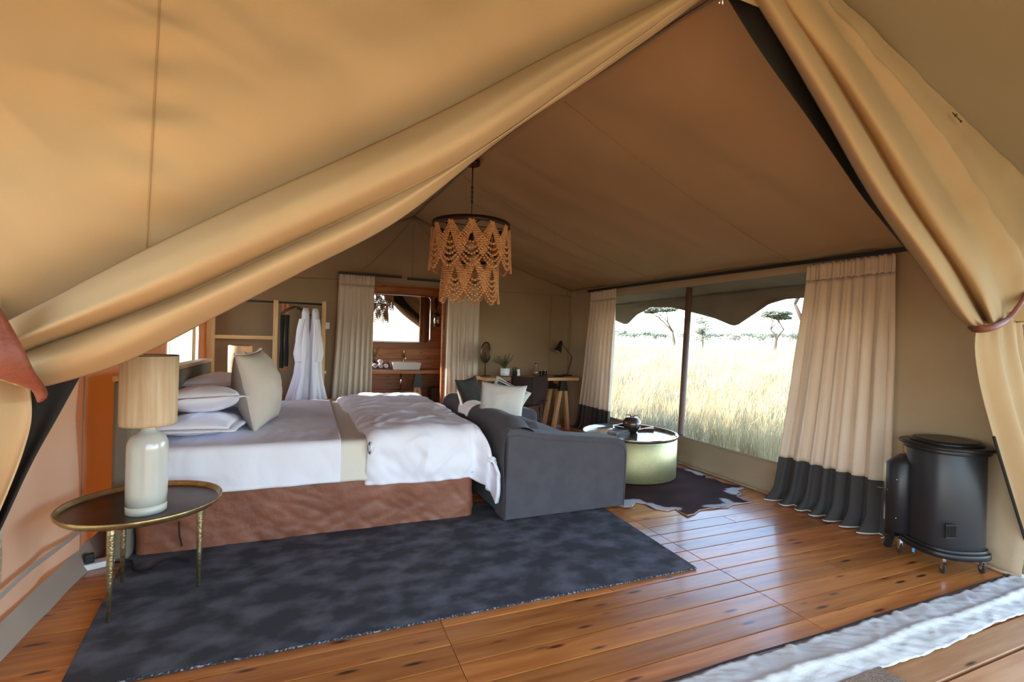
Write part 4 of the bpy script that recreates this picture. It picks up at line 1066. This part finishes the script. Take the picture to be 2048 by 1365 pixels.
MB().lathe([(.085, 0), (.085, .016), (.01, .02)], n=28).build('lamp_base', BLACK, dl)
MB().tube([(0, 0, .015), (.075, 0, .30), (.07, 0, .315)], .005, 6).tube([(.02, 0, .015), (.092, 0, .30)], .004, 6).build('lower_arm', GREY, dl)
MB().tube([(.08, 0, .30), (-.085, 0, .50)], .005, 6).build('upper_arm', GREY, dl)
hd_ = MB().lathe([(.018, .075), (.030, .06), (.034, .0), (.062, -.085), (.066, -.10)], n=28, cap=False).build('lamp_head', BLACK, dl, loc=(-.145, 0, .475)); solid(hd_, .003); hd_.rotation_euler = (0, R(22), 0)
MB().ball((0, 0, .075), .018, 10, 6).build('head_cap', BLACK, hd_); MB().lathe([(.0001, -.07), (.058, -.088), (.060, -.094)], n=24, cap=False).build('head_lining', WHITEP, hd_)
# chair at the desk
ch = empty('desk_chair', (2.79, 6.02, 0), R(4), 'dark brown leather chair with black metal legs pushed up to the desk', 'chair')
def cback(u, v):
    a = (u-.5)*2; w_ = lerp(.285, .24, v**3)
    return (a*w_*(1 if v < .8 else 1-.25*(v-.8)/.2), -.06+.075*a*a-.03*v*0, lerp(.875, .47, v)+.012*(1-abs(a))*(-1 if v == 0 else 0)-.0)
o = surf('backrest', cback, 20, 16, CHAIRL, ch); solid(o, .022); 
MB().tube([(0, -.073, lerp(.86, .48, t)) for t in np.linspace(0, 1, 6)], .0035, 5).build('back_seam', MESH, o)
def cseat(u, v):
    a = (u-.5)*2; return (a*.245, lerp(-.06, .40, v), .455+.035*a*a+.04*(1-sstep(v, 0, .25)))
o = surf('seat', cseat, 16, 12, CHAIRL, ch); solid(o, .03)
for (x, y) in ((-.20, .0), (.20, .0), (-.21, .36), (.21, .36)):
    MB().tube([(x*.8, y, .44), (x*1.05, y+(-.03 if y == 0 else .03), .0)], .011, 8).build('leg', BLACK, ch)
sk = MB().box((-.06, -.03, 0), (.06, .03, .03)).build('floor_socket', WHITEP, loc=(3.62, 6.75, 0)); tag(sk, 'white socket block on the floor under the desk', 'socket')

# ================================================================== WARDROBE RACK
RY = 6.78
rk = empty('wardrobe_rack', (-.55, RY, 0), 0, 'open wooden wardrobe frame with a black hanging rail, against the back wall', 'rack')
def RB(name, a, b, mt=OAK, w_=.05, h=.05):
    o = MB().bar(a, b, w_, h).build(name, mt, bv=.002); return W(o, rk)
for (x, zt_, w_) in ((-1.135, 1.76, .085), (-.432, 1.79, .055), (.135, 1.80, .05)):
    RB('upright', (x, RY, 0), (x, RY, zt_), OAK, w_, .05)
    RB('foot', (x, RY-.22, .025), (x, RY+.22, .025), OAK, .05, .05)
RB('shelf_rail', (-1.10, RY, 1.31), (-.455, RY, 1.31), OAKX, .05, .045)
RB('shelf_rail', (-1.10, RY, .40), (-.455, RY, .40), OAKX, .05, .045)
o = MB().tube([(-1.14, RY, 1.765), (.15, RY, 1.765)], .012, 8).build('hanging_rail', DRAIL); W(o, rk)
def hanger(x, label, mt, rz_=80):
    root = empty('coat_hanger', (x, RY, 1.752), R(rz_), label, 'hanger', 'hangers on the rack')
    MB().tube([(0, 0, -.03), (0, 0, -.005), (.014, 0, .010), (.022, 0, .0)], .0022, 5).build('hook', CHROME, root)
    MB().tube([(-.20, 0, -.14), (-.10, 0, -.075), (0, 0, -.03), (.10, 0, -.075), (.20, 0, -.14)], [.008, .012, .013, .012, .008], 8).build('hanger_bar', mt, root)
    return root
hanger(-.22, 'empty dark wooden hanger with visible sloping shoulder', WOODD, 35)
hanger(-.19, 'second empty dark wooden hanger just right of the first', WOODD, 30)
for k, x in enumerate((-.355, -.30)):
    lb = ('left', 'right')[k]
    sb = empty('hanging_strap', (x, RY, 0), 0, 'black rolled cloth hung by orange loops, %s one of the pair on the rack' % lb, 'hanging cloth', 'rolled cloths on the rack')
    MB().bar((0, 0, 1.775), (0, 0, 1.60), .022, .004).build('loop', ORANGE, sb)
    def rl(u, v, k=k): 
        a = u*2*math.pi; r_ = .024+.003*math.sin(v*9+k); return (r_*math.cos(a), r_*1.2*math.sin(a), lerp(1.61, .93+.02*k, v))
    surf('rolled_cloth', rl, 14, 14, MESH, sb)
    MB().tube([(0, 0, .935), (0, 0, .90)], .010, 6).build('loop_end', ORANGE, sb)
def robe(x, label, seed, dx):
    root = empty('bathrobe', (x, RY-.02, 0), R(0), label, 'bathrobe', 'white bathrobes on the rack')
    MB().tube([(0, .02, 1.73), (0, .02, 1.765), (.012, .02, 1.782), (.02, .02, 1.77)], .0025, 5).build('hook', CHROME, root)
    prof = [(.030, .05, 0, 1.705), (.045, .14, 0, 1.66), (.050, .20, 0, 1.55), (.055, .22, -.01*dx, 1.42), (.085, .22, -.02*dx, 1.25), (.095, .21, -.02*dx, 1.12), (.075, .20, -.02*dx, 1.0), (.080, .20, -.03*dx, .85), (.095, .20, -.05*dx, .70), (.115, .20, -.07*dx, .55), (.13, .20, -.09*dx, .40)]
    pts = [Vector(p).to_4d() if False else p for p in prof]
    def f(u, v):
        i = v*(len(prof)-1); k = min(int(i), len(prof)-2); t = i-k; t = t*t*(3-2*t)
        rx, ry, cx, z = [lerp(prof[k][q_], prof[k+1][q_], t) for q_ in range(4)]
        a = u*2*math.pi; fo = 1+.22*math.sin(a*5+seed+v*3)*sstep(v, .1, .5)+.12*math.sin(a*11+seed)*v
        return (cx+rx*fo*math.cos(a), ry*fo*.8*math.sin(a), z)
    surf('robe_body', f, 70, 44, LINEN, root)
    def slv(u, v):
        a = u*2*math.pi; r_ = .040+.012*v+.006*math.sin(a*4+v*7)
        return (dx*(-.03-.035*math.sin(v*2.4))+r_*math.cos(a), -.13+r_*1.1*math.sin(a), lerp(1.56, 1.02, v))
    surf('sleeve', slv, 18, 16, LINEN, root)
    return root
robe(-.085, 'white bathrobe hanging on the left of the two, its sleeve outward', 1.0, 1)
robe(.030, 'white bathrobe hanging on the right of the two, next to the wooden post', 2.4, -.5)
for (px, py, lb) in ((652, 652, 'white light switch on the back wall beside the wardrobe post'), (649, 745, 'small white socket low on the back wall beside the wardrobe')):
    p = P(px, py, Y=YB-.02); s_ = .045 if py < 700 else .022
    o = MB().box((-s_, -.02, -s_), (s_, .02, s_)).build('wall_switch', WHITEP, loc=p, bv=.004); tag(o, lb, 'switch' if py < 700 else 'socket')
bn = empty('luggage_bench', (.33, 6.45, 0), 0, 'low light wood bench below the left doorway curtain, just beyond the bed', 'bench')
MB().box((-.17, -.20, .50), (.19, .20, .54)).build('bench_top', OAKX, bn, bv=.003)
for x in (-.13, .15):
    for y in (-.15, .15): MB().bar((x, y, .50), (x, y, 0), .035).build('leg', OAK, bn)

# ================================================================== BATHROOM FITTINGS
vt = empty('wash_stand', (1.3, 7.72, 0), 0, 'wooden washstand counter on a trestle in the bathroom', 'washstand')
o = MB().box((.06, 7.46, .80), (2.13, 8.0, .855)).build('counter', WALLW, bv=.003); W(o, vt)
tr2 = empty('trestle', (1.555-1.3, 7.60-7.72, 0)); tr2.parent = vt
MB().bar((-.02, 0, .58), (-.125, 0, 0), .05, .06).build('leg', OAK, tr2); MB().bar((.02, 0, .58), (.125, 0, 0), .05, .06).build('leg', OAK, tr2)
V = [(-.04, -.04, .798), (.04, -.04, .798), (.075, -.04, .58), (-.075, -.04, .58)]; V += [(a, b+.08, c) for a, b, c in V]
MB().add(V, [(0, 1, 2, 3), (7, 6, 5, 4), (0, 4, 5, 1), (1, 5, 6, 2), (2, 6, 7, 3), (3, 7, 4, 0)]).build('bracket', BLACK, tr2)
a_, b_ = P(785, 738, Y=7.52), P(843, 724, Y=7.52)
bas = empty('wash_basin', ((a_.x+b_.x)/2, 7.70, .856), 0, 'white rectangular countertop basin on the washstand', 'basin')
hw = (b_.x-a_.x)/2
V = []; 
for (w_, d_, z) in ((hw*.92, .15, 0), (hw, .18, .115), (hw*.94, .165, .115), (hw*.82, .13, .03)): V += [(-w_, -d_, z), (w_, -d_, z), (w_, d_, z), (-w_, d_, z)]
F = [(3, 2, 1, 0), (12, 13, 14, 15)]
for i in range(3):
    for k in range(4): F.append((i*4+k, i*4+(k+1) % 4, (i+1)*4+(k+1) % 4, (i+1)*4+k))
MB().add(V, F).build('bowl', PORC, bas, bv=.008)
fc = P(809, 715, Y=7.88)
tap = empty('tap', (fc.x, 7.93, .856), 0, 'tall brass mixer tap behind the white basin', 'tap')
MB().tube([(0, 0, 0), (0, 0, .20)], .014, 10).tube([(0, 0, .17), (0, -.14, .17)], .011, 8).build('spout', BRASS, tap)
MB().tube([(0, 0, .20), (0, 0, .255), (0, -.03, .30)], [.017, .016, .007], 8).build('lever', BRASS, tap)
wp = MB().tube([(1.33, 7.80, .80), (1.33, 7.80, .62), (1.33, 7.83, .52), (1.33, 7.97, .50)], .016, 8).build('waste_pipe', CHROME); tag(wp, 'chrome waste pipe below the basin', 'pipe')
mA, mB_ = P(720, 587, Y=BY-.05), P(860, 685, Y=BY-.05)
mw, mh = 1.02, mA.z-mB_.z+.02
mir = empty('bathroom_mirror', (mB_.x-mw/2, BY-.035, (mA.z+mB_.z)/2), 0, 'large rectangular mirror with rounded chrome frame on the bathroom wall', 'mirror')
def rr(w_, h_, r, n=8):
    pts = []
    for (cx, cz, a0) in ((w_/2-r, h_/2-r, 0), (-w_/2+r, h_/2-r, 90), (-w_/2+r, -h_/2+r, 180), (w_/2-r, -h_/2+r, 270)):
        for k in range(n+1): a = R(a0+90*k/n); pts.append((cx+r*math.cos(a), 0, cz+r*math.sin(a)))
    return pts
pts = rr(mw, mh, .07); MB().tube(pts+[pts[0]], .013, 8, False).build('mirror_frame', CHROME, mir)
MB().add(pts, [tuple(reversed(range(len(pts))))]).build('mirror_glass', GLASSM, mir)
pl_ = P(873, 640, Y=BY-.09)
wlmp = empty('wall_lantern', (pl_.x, BY-.10, pl_.z), 0, 'black wall lantern with clear glass chimney to the right of the bathroom mirror', 'lantern')
MB().lathe([(.035, .07), (.075, .06), (.05, .09), (.015, .12)], n=20).build('lantern_cap', BLACK, wlmp)
MB().lathe([(.045, .06), (.055, 0), (.045, -.07)], n=20, cap=False).build('glass_chimney', GLASS, wlmp)
MB().lathe([(.06, -.07), (.065, -.085), (.05, -.11), (.055, -.12)], n=20).build('lantern_base', BLACK, wlmp)
MB().tube([(0, .06, .17), (0, .0, .17), (0, 0, .10)], .007, 6).ball((0, .07, .28), .03, 10, 8, (1, .5, 3.2)).build('bracket', BLACK, wlmp)
tw_ = P(758, 736, Y=7.55)
tr3 = MB().box((-.12, -.10, 0), (.17, .10, .02)).build('tray', BLACK, loc=(tw_.x, 7.66, .856)); tag(tr3, 'black tray under the rolled hand towels on the washstand', 'tray')
def towel(x, y, z, label, r_=.035, L=.16, grp='rolled towels on the washstand', rz_=0):
    def f(u, v):
        a = v*4.5*math.pi; rr_ = r_*(1-.8*v)
        return ((u-.5)*L, rr_*math.cos(a), rr_*math.sin(a)+r_)
    o = surf('rolled_towel', f, 3, 40, LINEN); o.location = (x, y, z); o.rotation_euler = (0, 0, R(rz_)); solid(o, .006); return tag(o, label, 'towel', grp)
towel(tw_.x-.05, 7.66, .877, 'rolled white hand towel, left one on the black tray', rz_=85); towel(tw_.x+.03, 7.66, .877, 'rolled white hand towel, middle one on the black tray', rz_=88)
towel(tw_.x+.11, 7.66, .877, 'rolled white hand towel, right one on the black tray', rz_=92); towel(tw_.x+.03, 7.665, .940, 'rolled white hand towel on top of the three on the black tray', rz_=90)
vp = empty('vase_of_greens', (.90, 7.72, .856), 0, 'dark vase of wispy green stems at the left of the washstand', 'plant')
MB().lathe([(.03, 0), (.05, .05), (.035, .11), (.025, .13)], n=18).build('vase', BLACK, vp); fronds(vp, 14, .12, .24, .10, 14)
def basket(px0, px1, zt_, y, label, fill):
    a, b = P(px0, 780, Y=y).x, P(px1, 780, Y=y).x
    root = empty('storage_box', ((a+b)/2, y+.15, 0), 0, label, 'box', 'boxes under the washstand'); w_ = (b-a)/2
    sh = MB().box((-w_, -.15, .0), (w_, .15, .02)).box((-w_, -.15, .33), (w_, .15, .36)).build('shelf_board', OAK, root)
    MB().box((-w_, -.15, .36), (w_, -.135, zt_)).box((-w_, .135, .36), (w_, .15, zt_)).box((-w_, -.15, .36), (-w_+.015, .15, zt_)).box((w_-.015, -.15, .36), (w_, .15, zt_)).box((-w_, -.15, .36), (w_, .15, .37)).build('box_wall', OAK, root)
    for x in (-w_+.02, w_-.02):
        for yy in (-.13, .13): MB().bar((x, yy, .33), (x, yy, .02), .03).build('leg', OAK, root)
    return root
b1 = basket(741, 773, .46, 7.45, 'light wooden box holding rolled towels, under the left of the washstand', 1)
b2 = basket(779, 820, .44, 7.45, 'light wooden box under the basin', 0)
for k in range(3): towel(b1.location.x-.08+.08*k, 7.60, .40, 'rolled white towel in the wooden box, %s of three' % ('left', 'middle', 'right')[k], .045, .2, 'rolled towels in the box', 90)
dkb = MB().box((-.14, -.1, 0), (.14, .1, .56)).box((-.05, -.103, .50), (.05, -.099, .52)).build('laundry_bin', BARK, loc=(1.93, 7.72, 0), bv=.006); tag(dkb, 'dark fabric laundry bin at the right end under the washstand', 'bin')

# ================================================================== CHANDELIER
chl = empty('chandelier', (1.372, 4.38, 0), 0, 'two-tier chandelier of swagged wooden beads hanging from the ridge', 'chandelier')
RZ = 2.43
MB().lathe([(.055, 3.055), (.068, 3.05), (.068, 3.015), (.05, 3.005)], n=24).build('ceiling_rose', RINGM, chl)
MB().tube([(0, 0, 3.01), (0.0, 0, 2.78)], .006, 6).tube([(.004, 0, 2.80), (-.004, 0, RZ+.03)], .004, 6).build('cable', RINGM, chl)
links = MB()
for k in range(7):
    z = 2.80-.022*k
    pts = [(.010*math.cos(a), 0, z+.016*math.sin(a)) for a in np.linspace(0, 2*math.pi, 9)]
    if k % 2: pts = [(0, p[0], p[2]) for p in pts]
    links.tube(pts, .003, 4, False)
links.build('chain', RINGM, chl)
rgm = MB().lathe([(.366, RZ+.02), (.370, RZ+.022), (.370, RZ-.022), (.364, RZ-.022)], n=72, cap=False).build('ring', RINGM, chl); solid(rgm, .004)
MB().bar((-.365, 0, RZ+.01), (.365, 0, RZ+.01), .014, .006).bar((0, -.365, RZ+.01), (0, .365, RZ+.01), .014, .006).build('crossbar', RINGM, chl)
r2 = MB().lathe([(.258, 2.14), (.262, 2.14), (.262, 2.11), (.258, 2.11)], n=56, cap=False).build('ring', RINGM, chl)
for a in (.4, 1.97, 3.54, 5.1): MB().tube([(.26*math.cos(a), .26*math.sin(a), 2.13), (.30*math.cos(a), .30*math.sin(a), RZ)], .004, 5).build('hanger_rod', RINGM, chl)
MB().lathe([(.02, 2.36), (.022, 2.30), (.014, 2.28)], n=12).build('lamp_socket', RINGM, chl)
bulb = mat('bulb_frosted', (.8, .78, .72), .3)
MB().ball((0, 0, 2.24), .035, 12, 8).tube([(0, 0, 2.36), (0, 0, RZ)], .006, 6).build('light_bulb', bulb, chl)
bm_ = bmesh.new(); bmesh.ops.create_icosphere(bm_, subdivisions=1, radius=1.0); bV = [v.co.copy() for v in bm_.verts]; bF = [tuple(v.index for v in f.verts) for f in bm_.faces]; bm_.free()
def strand_mesh(rad, rad_out, half, ztop, sag, br):
    """one swag of beads around the ring centred at angle -90 deg"""
    path = []
    for k in range(400):
        t = -1+2*k/399; 
        ang = half*t
        z = ztop-sag*(1-abs(t)**1.75)
        rr_ = rad+(rad_out-rad)*(1-t*t)
        path.append(Vector((rr_*math.sin(ang), -rr_*math.cos(ang), z)))
    V = []; F = []; d = 0; nxt = 0
    for a, b in zip(path, path[1:]):
        L = (b-a).length
        while nxt <= d+L:
            c = a.lerp(b, (nxt-d)/L if L else 0); o_ = len(V)
            t_ = abs((c.z-ztop)/sag); rb = br*(.78+.34*t_)
            V += [c+v*rb for v in bV]; F += [tuple(i+o_ for i in f) for f in bF]; nxt += rb*1.93
        d += L
    me = bpy.data.meshes.new('bead_strand'); me.from_pydata(V, [], F); smooth(me); me.materials.append(BEAD); return me
def tier(rad, ztop, n, half0, dh, sag0, ds, ns, br, rot0):
    meshes = [strand_mesh(rad+.002*j, rad+.010+.004*j, half0+dh*j, ztop, sag0+ds*j, br) for j in range(ns)]
    for g in range(n):
        for me in meshes:
            o = link('bead_strand', me, None, chl); o.rotation_euler = (0, 0, rot0+2*math.pi*g/n)
tier(.360, RZ-.02, 12, .490, .024, .20, .052, 5, .0122, R(-22.6+6))
tier(.252, 2.12, 9, .64, .034, .23, .046, 5, .0126, R(-22.6+14))

# ================================================================== OUTSIDE: TREES, BUSHES, GRASS
def leaf_cloud(mb, c, r, n, rd, flat=.35, s=.16):
    for _ in range(n):
        a = rd.uniform(0, 6.28); q_ = rd.random()**.5; z = rd.gauss(0, .4)
        p = c+Vector((math.cos(a)*q_*r, math.sin(a)*q_*r, z*r*flat))
        u = Vector((rd.gauss(0, 1), rd.gauss(0, 1), rd.gauss(0, .4))).normalized()*s*rd.uniform(.6, 1.4); v = u.orthogonal().normalized()*s*rd.uniform(.3, .8)
        mb.add([p-u-v, p+u-v, p+u+v, p-u+v], [(0, 1, 2, 3)])
def tree(px, D, h, crown, label, seed, spread=1.0, bare=False, lean=0, group=None, leafn=260, base_px=None):
    x = px-1024; dirv = (fwd*1.0+rgt*(x/FPX)); dirv.z = 0; dirv.normalize()
    pos = EYE+dirv*D; gzv = gz(pos.x, pos.y)
    root = empty('acacia_tree', (pos.x, pos.y, gzv-.1), 0, label, 'tree', group)
    rd = random.Random(seed); wood = MB(); leaf = MB(); tips = []
    def br(p, d, L, r, lv):
        q1 = p+d*L*.5+Vector((rd.gauss(0, .05), rd.gauss(0, .05), 0))*L; q2 = q1+(d+Vector((rd.gauss(0, .15), rd.gauss(0, .15), 0))).normalized()*L*.5
        wood.tube([p, q1, q2], [r*1.9, r*1.6, r*1.3], 6)
        if lv == 0 or q2.z > h: tips.append(q2); return
        for k in range(2 if lv > 1 else 3):
            a = rd.uniform(0, 6.28); s_ = rd.uniform(.5, .95)*spread
            nd = (d*.8+Vector((math.cos(a)*s_, math.sin(a)*s_, .25 if lv > 1 else .05))).normalized(); br(q2, nd, L*rd.uniform(.6, .85), r*.62, lv-1)
    br(Vector((0, 0, 0)), Vector((lean, 0, 1)).normalized(), h*.36, h*.018, 4)
    for t in tips:
        if not bare: leaf_cloud(leaf, Vector((t.x, t.y, max(t.z, h*.78))), crown, leafn*3//len(tips)+10, rd, flat=.22, s=h*.024)
        else:
            for _ in range(4):
                d = Vector((rd.gauss(0, 1), rd.gauss(0, 1), rd.gauss(0, .5))).normalized()*h*.07; wood.tube([t, t+d], [h*.003, h*.0012], 4)
            leaf_cloud(leaf, t, crown*.5, 14, rd, s=h*.012)
    wood.build('trunk', BARK, root); leaf.build('foliage', BUSH, root)
    return root
tree(1350, 78, 7.4, 1.0, 'spreading acacia with a leaning forked trunk, left of the window pole', 41, 1.1, lean=-.10, leafn=700)
tree(1553, 55, 5.2, .75, 'flat-topped light green acacia in the right half of the window', 44, 1.2, leafn=900)
tree(1625, 42, 8.5, .8, 'tall sparse thorn tree cut off by the right window curtain', 47, 1.0, bare=True, lean=-.12)
# upright leafy tree right of the pole
x = 1405-1024; dv = (fwd+rgt*(x/FPX)); dv.z = 0; dv.normalize(); pos = EYE+dv*60
r_ = empty('bushy_tree', (pos.x, pos.y, gz(pos.x, pos.y)-.1), 0, 'narrow bushy tree standing alone just right of the window pole', 'tree')
MB().tube([(0, 0, 0), (.05, 0, 1.2), (0, .05, 2.4), (.05, 0, 3.6)], [.14, .12, .09, .03], 7).build('trunk', BARK, r_)
lf_ = MB(); rd = random.Random(3)
for k in range(26): leaf_cloud(lf_, Vector((rd.gauss(0, .42), rd.gauss(0, .42), rd.uniform(1.3, 4.3))), .45, 42, rd, flat=.7, s=.085)
lf_.build('foliage', BUSH, r_)
rd = random.Random(17)
for k, (px, D, s_) in enumerate(((1244, 230, 3.4), (1268, 210, 2.6), (1290, 250, 3.6), (1312, 190, 2.2), (1330, 240, 3.0), (1420, 230, 2.6), (1440, 250, 3.2), (1470, 200, 2.2), (1498, 240, 3.4), (1520, 220, 2.6), (1545, 250, 3.6), (1580, 230, 3.2), (1604, 245, 3.8), (1378, 235, 3.0), (1218, 245, 3.0), (1640, 235, 3.4))):
    dv = (fwd+rgt*((px-1024)/FPX)); dv.z = 0; dv.normalize(); pos = EYE+dv*D
    root = empty('distant_bush', (pos.x, pos.y, gz(pos.x, pos.y)-.2), 0, 'hazy grey-green bush on the far savanna skyline', 'bush', 'distant bushes on the skyline')
    mb = MB()
    for q_ in range(5): leaf_cloud(mb, Vector((rd.uniform(-1, 1)*s_*1.0, rd.uniform(-1, 1)*s_, s_*rd.uniform(.5, .95))), s_*.8, 40, rd, flat=.45, s=s_*.13)
    mb.build('foliage', BUSH, root)
    MB().tube([(0, 0, 0), (0, 0, s_)], .15, 5).build('trunk', BARK, root)
# tall dry grass, one mesh of blades
rg_ = np.random.default_rng(5)
def grass(n, r0, r1, a0, a1, hmin, hmax, wd, name, mt, clump=.0):
    r = r0*(r1/r0)**rg_.random(n); a = np.radians(a0+(a1-a0)*rg_.random(n))
    x = r*np.sin(a); y = r*np.cos(a)
    if clump:
        cx = np.floor(x/clump)*clump+clump*.5; cy = np.floor(y/clump)*clump+clump*.5
        jx = rg_.normal(0, .16, n); jy = rg_.normal(0, .16, n)
        s = np.sin(cx*12.9898+cy*78.233)*43758.5453; s -= np.floor(s); t = np.sin(cx*39.34+cy*11.13)*24634.6; t -= np.floor(t)
        x = cx+(s-.5)*clump*.8+jx*clump; y = cy+(t-.5)*clump*.8+jy*clump
    ok = (x > 4.75) | (y > 9.5); x = x[ok]; y = y[ok]; n = len(x)
    d = np.hypot(x, y); z = -.62+.0215*np.maximum(0, d-6)-.03
    h = (hmin+(hmax-hmin)*rg_.random(n))*(1+.012*d)*(.75+.5*np.sin(x*.9+np.cos(y*.7)*2)**2); W_ = wd*(1+.10*d)
    th = rg_.random(n)*6.283; lx = rg_.normal(0, .22, n)*h+.08*h; ly = rg_.normal(0, .22, n)*h
    V = np.empty((n, 5, 3)); c, s = np.cos(th)*W_, np.sin(th)*W_
    V[:, 0] = np.stack([x-c, y-s, z], 1); V[:, 1] = np.stack([x+c, y+s, z], 1)
    V[:, 2] = np.stack([x+lx*.4+c*.8, y+ly*.4+s*.8, z+h*.6], 1); V[:, 3] = np.stack([x+lx*.4-c*.8, y+ly*.4-s*.8, z+h*.6], 1)
    V[:, 4] = np.stack([x+lx, y+ly, z+h], 1)
    me = bpy.data.meshes.new(name); me.vertices.add(n*5); me.vertices.foreach_set('co', V.ravel())
    b = np.arange(n)[:, None]*5
    lp = np.concatenate([b+np.array([[0, 1, 2, 3]]), b+np.array([[3, 2, 4]])], 1).astype(np.int32)
    me.loops.add(n*7); me.loops.foreach_set('vertex_index', lp.ravel())
    me.polygons.add(n*2); st_ = np.stack([np.arange(n)*7, np.arange(n)*7+4], 1).ravel().astype(np.int32)
    me.polygons.foreach_set('loop_start', st_); me.update(calc_edges=True); me.validate()
    return link(name, me, mt)
o = grass(110000, 5.5, 70, 18, 72, .32, .72, .0022, 'tall_grass', GRASS, clump=.45); tag(o, 'tall straw-coloured savanna grass filling the view outside the window', 'grass', kind='stuff')
SAGE = mat('grey_grass', (.30, .28, .19), .95, c2=(.42, .38, .27), scale=2)
o = grass(16000, 7, 36, 22, 66, .35, .75, .004, 'sage_scrub', SAGE, clump=2.4); tag(o, 'greyish scrub patches scattered through the straw grass', 'scrub', kind='stuff')
